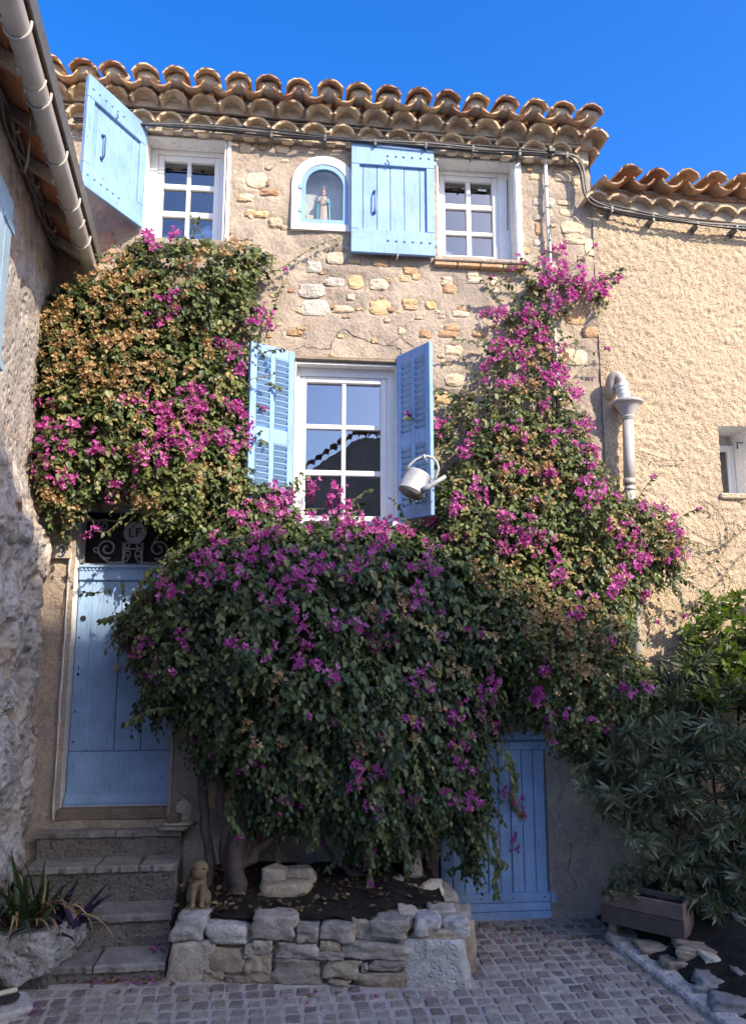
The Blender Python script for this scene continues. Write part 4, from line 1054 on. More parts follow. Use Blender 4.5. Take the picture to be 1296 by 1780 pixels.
# ---- houses across the street, behind the photographer: they shade the lower facade and show in the panes
OY = -9.0
def opposite():
    t = thing('tall_house', 'tall rendered house across the street behind the viewpoint', 'house', (14, -20, 0))
    TY = -18.0; q = [(-3, 2.1), (0, 2.2), (.5, 2.2), (1.3, 1.6), (2.2, 1.2), (4.7, 1.05)]
    poly = [(10.57, -.1), (18.27, -.1)]+[(x+13.57, z+15.78) for x, z in q[::-1]]
    MB().prism(poly, TY-6, TY).build('wall', 'render', t)
    t = thing('low_house', 'low house with tiled gable across the street, mirrored in the panes', 'house', (-2, OY-2, 0))
    poly = [(-2.6, -.1), (4.33, -.1), (4.33, 6.05), (1.2, 5.95), (-.95, 4.45), (-2.6, 3.3)]
    MB().prism(poly, OY-5, OY).build('wall', 'render', t)
    a, b = Vector((-1.2, OY+.12, 4.36)), Vector((1.25, OY+.12, 6.06)); e = b-a; L = e.length
    n = 16
    for k in range(n):
        p = a+e*(k+.5)/n; M = frame(p, Vector((0, -1, 0)), Vector((-e.z, 0, e.x)).normalized()) @ Matrix.Scale(1.0, 4)
        inst('verge_tile', pans[k % 5], Matrix.Translation(p) @ Euler((0, -math.atan2(e.z, e.x), 0)).to_matrix().to_4x4() @ Euler((0, 0, math.pi)).to_matrix().to_4x4(), t)
    for k in range(15):
        p = Vector((1.3+k*.2, OY+.15, 6.0+k*.006)); inst('cover_tile', covers[k % 5], Matrix.Translation(p) @ Euler((0, 0, math.pi)).to_matrix().to_4x4(), t)
    for (x, z) in ((-1.5, 2.2), (1.8, 2.4)):
        tt = t if x < 4 else bpy.data.objects['tall_house']
        wn = MB().box((x, OY-.02, z), (x+.9, OY+.02, z+1.3)).build('window', 'white_frame', tt)
        MB().box((x+.06, OY+.021, z+.06), (x+.84, OY+.026, z+1.24)).build('pane', 'glass', wn)
opposite()

# ================================================================== OBJECTS
# ---- cables and pipes
def cable_run():
    t = thing('cable_bundle', 'black cable bundle clipped below the eaves of the stone house', 'cable', (0, -.05, 5.9))
    base = [(128, 208), (250, 214), (330, 218), (410, 224), (500, 233), (560, 239), (650, 244), (740, 250), (830, 258), (900, 263), (950, 266), (985, 268)]
    bend = [(1003, 276), (1012, 290), (1016, 310), (1019, 330), (1027, 345), (1045, 356)]
    right = [(1080, 366), (1130, 376), (1180, 383), (1240, 390), (1300, 395), (1420, 408), (1500, 416)]
    offs = [(0, 0, .0, 'cable'), (2, 4, .012, 'cable_grey'), (-1, 8, .0, 'cable'), (1, 5, .02, 'cable')]
    for k, (ox, oy, ow, mt) in enumerate(offs):
        P = []
        allp = [(p, .095) for p in base]+[(p, .085) for p in bend]+[(p, .10) for p in right]
        for i, ((x, y), w_) in enumerate(allp):
            s = math.sin(i*1.3+k*1.7)*2.0
            dx = 0
            if 12 <= i < 18: dx = -k*2.2
            P.append(F(x+ox+dx, y+oy+s-3, w_+ow))
        Q = []
        for i in range(len(P)-1):
            p0, p1, p2, p3 = P[max(i-1, 0)], P[i], P[i+1], P[min(i+2, len(P)-1)]
            for u in (0, .33, .66):
                Q.append(.5*((2*p1)+(p2-p0)*u+(2*p0-5*p1+4*p2-p3)*u*u+(3*p1-p0-3*p2+p3)*u**3))
        Q.append(P[-1]); MB().tube(Q, .0085, 6).build('cable', mt, t, True)
    for (x, y) in ((472, 232), (565, 238), (652, 246), (740, 251), (822, 257), (903, 264), (960, 264), (985, 268), (1063, 362), (1135, 378), (1212, 389), (1280, 395)):
        p = F(x, y, .115); m = MB(); m.box((p.x-.012, p.y-.006, p.z-.03), (p.x+.012, .0, p.z+.022), .004); m.tube([(p.x-.002, p.y-.008, p.z-.03), (p.x-.002, 0, p.z-.045)], .007, 6); m.build('clip', 'cable_grey', t)
    m = MB(); p = F(958, 262, .12); m.box((p.x-.03, p.y-.02, p.z-.022), (p.x+.03, p.y+.05, p.z+.022), .008); m.build('junction', 'cable', t)
cable_run()
def conduit():
    P = [F(947, 275, .045), F(949, 340, .045), F(952, 400, .045), F(958, 500, .045), F(966, 620, .045), F(976, 760, .045), F(985, 900, .045)]
    t = thing('conduit', 'thin white conduit running down the facade beside the upper window', 'pipe', (P[-1].x, 0, P[-1].z))
    MB().tube(P, .0155, 10).build('conduit_tube', 'white_metal', t, True)
    for (x, y) in ((949, 325), (951, 362), (955, 440), (961, 540)):
        p = F(x, y, .045); m = MB(); m.tube([p+Vector((0, 0, .006)), p-Vector((0, 0, .006))], .019, 10); m.box((p.x-.004, p.y, p.z-.005), (p.x+.004, 0, p.z+.005)); m.build('clip', 'cable_grey', t, True)
conduit()
def drain():
    top = F(1091, 715, .14); x = top.x; bot = F(1109, 1240, .14)
    t = thing('drain_pipe', 'beige drain pipe with bent elbow and funnel on the roughcast wall', 'pipe', (bot.x, -.1, bot.z))
    # the elbow comes out of the wall, rises and turns down into the funnel
    P = [F(1062, 688, -.03), F(1062, 686, .05), F(1060, 674, .085), F(1062, 660, .11), F(1069, 652, .13), F(1077, 660, .14), F(1080, 672, .14)]
    Q = []
    for i in range(len(P)-1):
        p0, p1, p2, p3 = P[max(i-1, 0)], P[i], P[i+1], P[min(i+2, len(P)-1)]
        for u in (0, .25, .5, .75): Q.append(.5*((2*p1)+(p2-p0)*u+(2*p0-5*p1+4*p2-p3)*u*u+(3*p1-p0-3*p2+p3)*u**3))
    Q.append(P[-1]); MB().tube(Q, .040, 14).build('elbow', 'pipe_plastic', t, True)
    c0, c1 = F(1078, 667, .14), F(1085, 694, .14)
    m = MB()
    for k in range(4): m.tube([c0.lerp(c1, k/4+.01), c0.lerp(c1, k/4+.20)], [.053-.002*k, .053-.002*k], 16)
    m.tube([c0, c1], .045, 16); m.build('collar', 'white_metal', t, True, 40)
    h0 = F(1089, 697, .14); h1 = F(1091, 728, .14); H = h0.z-h1.z
    m = MB(); m.lathe([(.047, -.01), (.050, .0), (.056, .012), (.05, .02), (.062, H*.35), (.092, H*.72), (.100, H*.8), (.120, H*.84), (.122, H*.93), (.112, H), (.10, H), (.095, H*.86), (.03, H*.8)], 22, Matrix.Translation(h1)); m.build('funnel', 'pipe_grey', t, True, 45)
    P = [F(1091, 727, .14), F(1092, 790, .14), F(1093, 838, .14)]; MB().tube(P, .043, 14).build('pipe', 'pipe_grey', t, True)
    P = [F(1093, 838, .14), F(1097, 900, .14), F(1103, 1040, .14), F(1109, 1240, .14)]; MB().tube(P, .037, 14).build('pipe', 'pipe_grey', t, True)
    p = F(1093, 838, .14); MB().tube([p+Vector((0, 0, .025)), p-Vector((0, 0, .02))], .047, 14).build('joint_ring', 'pipe_plastic', t, True)
    for (x, y) in ((1094, 850), (1105, 1060)):
        p = F(x, y, .14); m = MB(); m.tube([p+Vector((0, 0, .01)), p-Vector((0, 0, .01))], .044, 14); m.box((p.x-.006, p.y, p.z-.008), (p.x+.006, .0, p.z+.008)); m.build('bracket', 'pipe_grey', t, True)
drain()
# ---- house number
def number():
    a, b = F(92, 947, .02), F(123, 971, .02)
    t = thing('number_plate', 'cream house number plate reading 3 beside the blue door', 'sign', ((a.x+b.x)/2, -.02, b.z))
    MB().box((a.x, -.034, b.z), (b.x, -.012, a.z), .003).build('plate', 'number_plate', t)
    c = (a+b)/2; h = (a.z-b.z)*.37; wd = h*.55; P = []
    for an in range(150, -91, -20): P.append(Vector((c.x+wd*.85*math.cos(rad(an)), -.036, c.z+h*.48+h*.48*math.sin(rad(an)))))
    for an in range(90, -161, -20): P.append(Vector((c.x+wd*math.cos(rad(an)), -.036, c.z-h*.5+h*.5*math.sin(rad(an)))))
    R = [.004+.005*max(0, (p.x-c.x)/wd) for p in P]; R[0] = .007; R[-1] = .007
    MB().tube(P, R, 6).build('numeral', 'iron_blue', t, True)
number()
# ---- watering can on the right louvred shutter
def can():
    wv = .50; cb0, ct0 = F(714, 857, wv), F(729, 823, wv)
    t = thing('watering_can', 'grey zinc watering can hanging from the right louvred shutter', 'watering can', cb0)
    ez = (ct0-cb0); H = ez.length*1.05; ez.normalize(); ez = (ez+Vector((0, .28, 0))).normalized(); ex = Vector((0, -1, 0)).cross(ez)*-1; ex.normalize()
    if ex.x < 0: ex = -ex
    M = frame(cb0, ex, ez)
    s = (F(737, 866, wv)-F(692, 848, wv)).length/2
    m = MB(); m.lathe([(s*.97, 0), (s, .004), (s*.985, .010), (s*.98, H*.5), (s*.93, H*.93), (s*.96, H*.96), (s*.94, H), (s*.90, H*.98), (s*.90, .02)], 28, M, .78); m.build('body', 'zinc', t, True, 40)
    m = MB(); m.lathe([(s*.93, -.004), (s*.90, -.001), (s*.5, -.001), (s*.05, -.001)], 28, M, .78); m.build('bottom', 'lead_dark', t, True)
    m = MB(); m.lathe([(s*.925, H), (s*.92, H+.004), (s*.1, H+.006)], 28, M, .78)
    m.f = [f for f in m.f]; m.build('hood', 'zinc', t, True)
    hp = [(706, 818), (712, 808), (722, 799), (733, 794), (743, 793), (752, 796), (759, 804), (762, 814), (759, 825), (753, 836)]
    MB().tube([F(x, y, wv-.0) for x, y in hp], .0095, 8).build('handle', 'zinc', t, True)
    P = [F(734, 853, wv+.05), F(745, 846, wv+.06), F(760, 837, wv+.065), F(774, 828, wv+.07)]
    MB().tube(P, [.024, .020, .017, .014], 12).build('spout', 'zinc', t, True)
    MB().tube([F(747, 830, wv+.02), F(757, 838, wv+.055)], .004, 6).build('brace', 'zinc', t, True)
    hk = thing('can_hook', 'white hook on the louvred shutter holding the watering can', 'hook', F(738, 795, .38))
    m = MB(); m.tube([F(742, 806, .33), F(741, 800, .42), F(739, 797, wv-.02), F(737, 796, wv+.015), F(737, 790, wv+.02)], .007, 6); m.build('hook_rod', 'white_metal', hk, True)
can()

# ---- steps
def steps():
    t = thing('stone_steps', 'worn stone steps climbing to the blue front door', 'steps', (-1.15, -.4, 0))
    spec = [(.09, .66, .16, 0, -1.72, -.745), (.30, .495, .30, 1, -1.70, -.735), (.53, .275, .52, 2, -1.66, -.725), (.775, .088, .76, 3, -1.45, -.715)]
    z_ = [zq for (_, zq, _, _, _, _) in spec]
    prevw = -.02
    for k, (w_, z, _, i, x0, x1) in enumerate(spec):
        zl_ = z_[k+1] if k < 3 else -.05
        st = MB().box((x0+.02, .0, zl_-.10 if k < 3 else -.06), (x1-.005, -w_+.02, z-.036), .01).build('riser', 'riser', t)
        # tread: two or three uneven flagstones
        cuts = {0: [x0, -1.18, x1], 1: [x0, -1.25, -.98, x1], 2: [x0, -1.3, x1], 3: [x0, -1.12, x1]}[k]
        for a, b in zip(cuts[:-1], cuts[1:]):
            n = 8; dep0 = -(prevw-.05); P = []
            m = MB(); top = []; N = 10
            front = [(a+(b-a)*q/N, -w_+random.uniform(-.010, .010)) for q in range(N+1)]
            front[0] = (a+.004, front[0][1]); front[-1] = (b-.004, front[-1][1])
            back = [(b-.004+random.uniform(-.02, 0), -prevw+.05), (a+.004+random.uniform(0, .02), -prevw+.05)]
            ring = front+back; nn = len(ring); vs = []
            for (x, y) in ring: vs.append((x, y, z-.038))
            for (x, y) in ring: vs.append((x, y-.002, z-.008+random.uniform(-.004, .004)))
            for (x, y) in ring: vs.append((x*.985+.015*(a+b)/2, y+.008 if y < -prevw else y-.004, z+random.uniform(-.003, .003)))
            fs = [tuple(range(nn))[::-1], tuple(range(2*nn, 3*nn))]
            for q in range(nn):
                r = (q+1) % nn; fs += [(q, r, nn+r, nn+q), (nn+q, nn+r, 2*nn+r, 2*nn+q)]
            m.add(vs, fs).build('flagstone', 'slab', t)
        prevw = w_
steps()
p = Vector((-.80, -.06, .66))
sh_ = thing('shell_stones', 'jagged pale stone pieces piled on the top step beside the door', 'stones', (p.x, p.y, p.z))
for k, (dx, dy_, dz, sx, sy, sz, rx, mt) in enumerate([(.0, -.02, .012, .20, .11, .022, .0, 'stone_grey'), (.03, .0, .034, .19, .10, .02, .05, 'stone_cream'), (.055, .05, .095, .12, .03, .15, .1, 'stone_cream'), (.0, -.02, .075, .085, .06, .07, .3, 'stone_ochre')]):
    inst('stone_piece', rock_mesh('stone_piece', sx, sy, sz, mt, 300+k, 4, .2, .4), Matrix.Translation(p+Vector((dx, dy_, dz))) @ Euler((rx, rx*.8, .2*k)).to_matrix().to_4x4(), sh_)

# ---- planting bed with its dry stone front
bed = thing('stone_planter', 'dry stone planting bed at the foot of the house wall', 'planter', (.2, -.5, 0))
def planter():
    L = [(5, 485, 145, 598, 'w', 0), (145, 523, 310, 610, 'w', 0), (318, 492, 505, 590, 'g', 0), (505, 530, 595, 598, 'g', 0), (597, 525, 745, 592, 'g', 0), (718, 505, 812, 580, 'o', .06), (808, 508, 965, 585, 'g', 0),
         (908, 473, 985, 540, 'c', .10), (980, 500, 1078, 575, 'w', 0), (1028, 465, 1140, 520, 'g', .16), (965, 538, 1145, 602, 'o', .02), (1090, 510, 1195, 590, 'w', .02),
         (135, 615, 305, 715, 'o', 0), (330, 588, 415, 650, 'g', 0), (305, 645, 410, 725, 'o', 0), (415, 598, 590, 665, 'g', 0), (600, 595, 683, 643, 'o', 0), (590, 630, 705, 668, 'g', 0), (690, 600, 960, 668, 'g', 0),
         (412, 665, 622, 772, 'g', 0), (617, 668, 765, 745, 'o', 0), (795, 668, 935, 712, 'g', 0), (205, 715, 430, 768, 'o', 0), (720, 718, 940, 788, 'o', 0), (300, 605, 335, 660, 'g', 0), (765, 680, 795, 720, 'g', 0), (625, 745, 720, 785, 'o', 0), (130, 700, 215, 765, 'o', 0)]
    cm = dict(w='stone_white', g='stone_grey', o='stone_ochre', c='stone_cream')
    for k, (x0, y0, x1, y1, c, back) in enumerate(L):
        px = 300+(x0+x1)/2/2.314; py = 1380+(y0+y1)/2/2.314
        w_ = .9
        for _ in range(4): w_ = plw(F(px, py, w_).x)-back
        p = F(px, py, w_); d = .15 if back else .17
        sx = abs(F(300+x1/2.314, py, w_).x-F(300+x0/2.314, py, w_).x); sz = abs(F(px, 1380+y0/2.314, w_).z-F(px, 1380+y1/2.314, w_).z)
        inst('stone', rock_mesh('stone', sx*.97, d, sz*.95, cm[c], 40+k, 9, .15, .80), Matrix.Translation((p.x, p.y+d/2-.01, p.z)) @ Euler((0, random.uniform(-.03, .03), -math.atan((PLW1-PLW0)/(PLX1-PLX0)))).to_matrix().to_4x4(), bed)
    # corner blocks
    a, b = F(708, 1710, plw(.7)), F(822, 1710, plw(1.0)); sx = b.x-a.x; zt_ = F(760, 1637, plw(.85)).z
    inst('corner_block', rock_mesh('corner_block', sx*1.03, .34, zt_+.05, 'kerb_stone', 90, 9, .035, .93), Matrix.Translation(((a.x+b.x)/2, -plw(.85)+.165, (zt_-.03)/2)) @ Euler((0, 0, -.17)).to_matrix().to_4x4(), bed)
    a, b = F(296, 1680, .76), F(366, 1680, .80); zt_ = F(330, 1640, .78).z
    inst('corner_block', rock_mesh('corner_block', (b.x-a.x)*1.1, .2, zt_+.06, 'stone_grey', 91, 8, .06, .85), Matrix.Translation(((a.x+b.x)/2, -.70, (zt_-.03)/2)), bed)
    # core wall behind the stones and right return
    core = MB(); pts = [(PLX0+.02, plw(PLX0)-.05), (PLX1-.06, plw(PLX1)-.06)]
    core.add([(pts[0][0], -pts[0][1], -.02), (pts[1][0], -pts[1][1], -.02), (pts[1][0], -pts[1][1]+.12, -.02), (pts[0][0], -pts[0][1]+.12, -.02), (pts[0][0], -pts[0][1], .28), (pts[1][0], -pts[1][1], .24), (pts[1][0], -pts[1][1]+.12, .24), (pts[0][0], -pts[0][1]+.12, .28)],
             [(0, 3, 2, 1), (4, 5, 6, 7), (0, 1, 5, 4), (1, 2, 6, 5), (2, 3, 7, 6), (3, 0, 4, 7)])
    core.build('core', 'joint', bed)
    for k in range(7):
        y = -.12-k*.11; sz = .30+.05*(k % 2)
        inst('stone', rock_mesh('stone', .2, .17, sz, 'stone_grey' if k % 2 else 'stone_ochre', 120+k, 5, .14, .6), Matrix.Translation((.965+.005*k, y, sz/2-.03)), bed)
    # soil
    nx, ny = 60, 34; P = []; fs = []
    for j in range(ny+1):
        for i in range(nx+1):
            x = -.68+(1.62*i/nx); wmx = plw(x)-.06; w_ = wmx*j/ny; P.append((x, -w_, .40-.075*(w_/wmx)))
    P = np.array(P); P[:, 2] += .018*fbm(P*np.array([1, 1, 0]), 8, 3, 4)
    for j in range(ny):
        for i in range(nx): fs.append((j*(nx+1)+i, (j+1)*(nx+1)+i, (j+1)*(nx+1)+i+1, j*(nx+1)+i+1))
    link(bpy.data.objects.new('soil', np_mesh('soil', P, fs, 'soil', True)), bed)
planter()
def soilz(x, y): return .40-.075*(-y/(plw(x)-.06))
ROCKS = [(365, 290, 460, 360, 'g', .36), (445, 292, 565, 365, 'g', .30), (360, 350, 550, 415, 'o', .45), (905, 365, 990, 405, 'o', .4), (1000, 355, 1085, 420, 'c', .42), (960, 415, 1105, 480, 'o', .5), (930, 235, 1000, 360, 'g', .25), (880, 330, 930, 370, 'g', .3)]
rl = ['flat-topped grey rock leaning on the bougainvillea trunk', 'lumpy grey rock in the bed below the house wall', 'long tan slab in front of the grey rocks in the bed', 'small tan rock in the bed near the cellar door', 'pale craggy rock beside the cellar door', 'broad brown rock at the bed corner by the cellar door', 'tall pointed rock standing under the hanging bougainvillea', 'small grey rock half hidden under the bougainvillea']
for k, (x0, y0, x1, y1, c, w_) in enumerate(ROCKS):
    px = 300+(x0+x1)/2/2.314; py = 1380+(y0+y1)/2/2.314; p = F(px, py, w_)
    sx = abs(F(300+x1/2.314, py, w_).x-F(300+x0/2.314, py, w_).x); sz = abs(F(px, 1380+y0/2.314, w_).z-F(px, 1380+y1/2.314, w_).z)
    zb_ = soilz(p.x, p.y); h = max(sz, p.z+sz/2-zb_+.02)
    o = inst('rock', rock_mesh('rock', sx, .14, h, dict(g='stone_grey', o='stone_ochre', c='stone_cream')[c], 200+k, 6, .16, .5), Matrix.Translation((p.x, p.y, p.z+sz/2-h/2)) @ Euler((0, random.uniform(-.1, .1), random.uniform(-.3, .3))).to_matrix().to_4x4())
    tag(o, rl[k], 'rock', 'rocks in the planting bed')
# ---- stone animal
def animal():
    b = G(345, 1566, .36); x, y = b.x, b.y; z = soilz(x, y)-.01
    t = thing('animal_statue', 'small tan stone statue of a sitting smiling animal in the bed', 'statue', (x, y, z))
    T = Matrix.Translation((x, y, z)) @ Matrix.Scale(.80, 4)
    m = MB()
    E = [((-.012, .03, .10), (.078, .075, .09)), ((-.010, .02, .17), (.066, .062, .085)), ((-.004, .0, .225), (.058, .055, .06)), ((.005, -.02, .275), (.064, .060, .056)), ((.006, -.052, .258), (.056, .042, .030)), ((.004, -.05, .236), (.050, .038, .020)),
         ((-.055, .0, .065), (.038, .06, .06)), ((.06, .005, .06), (.034, .055, .058)), ((-.01, -.012, .15), (.05, .05, .06)), ((-.032, -.012, .305), (.016, .016, .014)), ((.042, -.012, .303), (.016, .016, .014))]
    for c, r in E: m.ball(c, r, T, 16, 10)
    for sx, px in ((-1, -.034), (1, .032)):
        m.tube([(px, -.045, .17), (px*1.05, -.065, .09), (px*1.05, -.072, .035)], [.026, .022, .020], 10, T); m.ball((px*1.05, -.088, .032), (.024, .032, .018), T, 10, 6)
    o = m.build('body', 'statue_stone', t, True)
    r = o.modifiers.new('r', 'REMESH'); r.mode = 'VOXEL'; r.voxel_size = .0038; r.use_smooth_shade = True
    s = o.modifiers.new('s', 'SMOOTH'); s.iterations = 6; s.factor = .5
    m = MB(); m.box((-.085, -.13, -.03), (.085, .10, .022), .012, T)
    for i, v in enumerate(m.v): m.v[i] = (v[0]+random.uniform(-.008, .008), v[1]+random.uniform(-.008, .008), v[2])
    m.build('plinth', 'statue_stone', t)
    for sx in (-1, 1): MB().ball((.006+sx*.032, -.071, .287), (.013, .008, .006), T @ Matrix.Translation((0, 0, 0))).build('eye', 'black', t, True)
    m = MB(); m.tube([(.005+.036*math.sin(rad(a)), -.082+.030*(1-math.cos(rad(a))), .252-.010*math.cos(rad(a))+.008*abs(math.sin(rad(a)))) for a in range(-80, 81, 16)], .0035, 6, T); m.build('mouth', 'black', t, True)
    for sx in (-1, 1): MB().ball((.006+sx*.012, -.094, .272), .004, T).build('nostril', 'black', t, True)
animal()

# ---- right side: kerb, rockery, wooden trough
def kerb():
    k = thing('kerb', 'pale rough kerb stones edging the cobbles below the rockery', 'kerb', (2.15, -1.1, 0))
    def e(w_): return 2.035+(w_-.55)*.122
    cuts = [.56, .98, 1.45, 1.98, 2.6]
    for q, (a, b) in enumerate(zip(cuts[:-1], cuts[1:])):
        n = 12; m = MB(); vs = []; fs = []
        wd = .135 if q else .11
        for i in range(n+1):
            w_ = a+.003+(b-a-.006)*i/n; x = e(w_)+random.uniform(-.009, .009); x2 = e(w_)+wd+random.uniform(-.008, .008)
            zt_ = .030+random.uniform(-.004, .004)
            vs += [(x, -w_, -.05), (x, -w_, zt_-.012), (x+.014, -w_, zt_), (x2-.012, -w_, zt_+.004), (x2, -w_, -.05)]
        for i in range(n):
            for j in range(4): fs.append((5*i+j, 5*i+j+1, 5*i+j+6, 5*i+j+5))
        fs += [(0, 1, 2, 3, 4), tuple(5*n+j for j in (4, 3, 2, 1, 0))]
        m.add(vs, fs).build('kerb_stone', 'kerb_stone', k)
kerb()
def bank():
    nx, ny = 40, 50; P = []; fs = []
    for j in range(ny+1):
        w_ = .0+2.7*j/ny
        x0 = 2.13 if w_ < .5 else 2.10+(w_-.55)*.122
        for i in range(nx+1):
            x = x0+(4.8-x0)*(i/nx)**1.6; P.append((x, -w_, .0+.22*min(1, (x-x0)/.5)))
    P = np.array(P); P[:, 2] += .02*fbm(P*np.array([1, 1, 0]), 6, 13, 4)
    for j in range(ny):
        for i in range(nx): fs.append((j*(nx+1)+i, (j+1)*(nx+1)+i, (j+1)*(nx+1)+i+1, j*(nx+1)+i+1))
    o = link(bpy.data.objects.new('earth_bank', np_mesh('earth_bank', P, fs, 'soil', True))); tag(o, 'dark earth bank rising behind the kerb', kind='structure')
bank()
RK = [(905, 750, 1145, 915, 'w', .10, 'squared pale stone in the rockery below the trough'), (740, 700, 1050, 785, 'o', .13, 'flat brown stone in the rockery under the trough end'), (630, 790, 890, 910, 'o', .06, 'knobbly ochre stone tucked behind the kerb'), (430, 690, 735, 790, 'o', .06, 'long ochre stone below the trough front'),
      (870, 925, 1280, 1070, 'b', .07, 'wide dark ledge stone under the squared pale stone'), (1150, 880, 1290, 960, 'b', .12, 'small brown stone beside the squared pale stone'), (990, 1075, 1310, 1250, 'b', .06, 'broad weathered slab against the lower kerb'), (205, 580, 420, 700, 'g', .05, 'rough grey stone at the wall foot under the trough')]
for k, (x0, y0, x1, y1, c, z, lab) in enumerate(RK):
    px = 1000+(x0+x1)/2/4.378; py = 1480+(y0+y1)/2/4.378; p = G(px, py, z)
    w_ = -p.y; sx = abs(F(1000+x1/4.378, py, w_).x-F(1000+x0/4.378, py, w_).x); sz = abs(F(px, 1480+y0/4.378, w_).z-F(px, 1480+y1/4.378, w_).z)
    h = sz*.52+.04
    o = inst('rock', rock_mesh('rock', sx*1.0, .17, h, dict(w='stone_cream', o='stone_ochre', b='slab', g='stone_grey')[c], 240+k, 8, .20, .74), Matrix.Translation((p.x+.05, p.y+.03, p.z-.03)) @ Euler((random.uniform(-.08, .08), random.uniform(-.06, .12), random.uniform(-.25, .1)-.2)).to_matrix().to_4x4())
    tag(o, lab, 'rock', 'rockery stones behind the kerb')
def trough():
    z0 = .13; a = G(1044, 1602, z0); b = G(1190, 1636, z0); a.z = b.z = 0
    ex = (b-a); L = ex.length; M = frame((a.x, a.y, 0), ex, (0, 0, 1)); H = .20; D = .2
    t = thing('wooden_trough', 'weathered wooden plant trough standing on the rockery stones', 'trough', (a.x, a.y, z0))
    s = 1 if (M.to_3x3() @ Vector((0, 1, 0))).y > 0 else -1
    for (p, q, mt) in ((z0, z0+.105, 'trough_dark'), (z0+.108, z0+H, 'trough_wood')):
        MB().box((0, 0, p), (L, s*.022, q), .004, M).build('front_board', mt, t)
    MB().box((0, s*(D-.022), z0), (L, s*D, z0+H), .004, M).build('back_board', 'trough_wood', t)
    for x in (0.003, L-.025): MB().box((x, s*.024, z0), (x+.022, s*(D-.024), z0+H-.004), .004, M).build('end_board', 'trough_wood', t)
    MB().box((.03, s*.03, z0+.02), (L-.03, s*(D-.03), z0+H-.03), 0, M).build('potting_soil', 'soil', t)
    for x in (.04, L-.09): MB().box((x, s*.02, z0-.12), (x+.05, s*(D-.02), z0-.002), .004, M).build('foot', 'old_wood', t)
    return a, M, L, s, z0+H
TR = trough()

# ---- left foreground: pale boulder with plants, slab, brush
bp_ = F(38, 1645, .74)
lb = inst('boulder', rock_mesh('boulder', .52, .40, .25, 'boulder_stone', 400, 18, .17, .74), Matrix.Translation(bp_))
tag(lb, 'big white boulder holding strap-leaved plants beside the steps', 'boulder')
q_ = F(30, 1700, .66)
o = inst('foot_stone', rock_mesh('foot_stone', .46, .28, .20, 'riser', 401, 8, .07, .85), Matrix.Translation((q_.x, q_.y, .07)))
tag(o, 'dark base stone under the big white boulder', 'stone')
o = inst('pale_slab', rock_mesh('pale_slab', .22, .26, .06, 'stone_white', 402, 8, .07, .8), Matrix.Translation(G(8, 1758, .0)+Vector((0, 0, .01))) @ Euler((0, 0, .5)).to_matrix().to_4x4())
tag(o, 'flat pale slab on the cobbles below the boulder', 'slab')
def brush():
    p = G(14, 1738, .055)
    t = thing('brush', 'dark brush with cream wooden back lying on the pale slab', 'brush', p)
    M = Matrix.Translation(p+Vector((-.03, 0, .012))) @ Euler((0, -.08, .30)).to_matrix().to_4x4()
    MB().box((-.14, -.02, .012), (.075, .015, .034), .008, M).build('wooden_back', 'cream_wood', t)
    m = MB(); m.box((-.14, -.045, -.018), (.085, .02, .012), .01, M)
    for i, v in enumerate(m.v): m.v[i] = (v[0]+random.uniform(-.008, .008), v[1]+random.uniform(-.01, .01), v[2])
    m.build('bristles', 'bristle', t)
brush()

# ================================================================== PLANTS
def norm(a): return a/np.maximum(np.linalg.norm(a, axis=-1, keepdims=True), 1e-9)
def leaf_geo(P, T, N, L, wr=.31, fold=.10, curl=.12):
    """folded pointed leaves: P base, T direction, N face normal, L length -> verts (n,8,3) and faces per leaf"""
    T = norm(T); N = norm(N-T*np.sum(N*T, -1, keepdims=True)); B = np.cross(T, N); L = L[:, None]
    def pt(t, b, n): return P+T*L*t+B*L*b+N*L*n
    V = np.stack([P, pt(.32, -wr, fold), pt(.36, 0, 0), pt(.32, wr, fold), pt(.68, -wr*.72, fold*.6-curl*.3), pt(.70, 0, -curl*.35), pt(.68, wr*.72, fold*.6-curl*.3), pt(1, 0, -curl)], 1)
    return V
LEAF_F = np.array([(0, 2, 1), (0, 3, 2), (1, 2, 5), (1, 5, 4), (2, 3, 6), (2, 6, 5), (4, 5, 7), (5, 6, 7)])
def leaves_mesh(name, V, mat, tint):
    n = len(V); Fc = (LEAF_F[None]+(np.arange(n)*8)[:, None, None]).reshape(-1, 3)
    return np_mesh(name, V.reshape(-1, 3), Fc, mat, True, np.repeat(tint, 8))
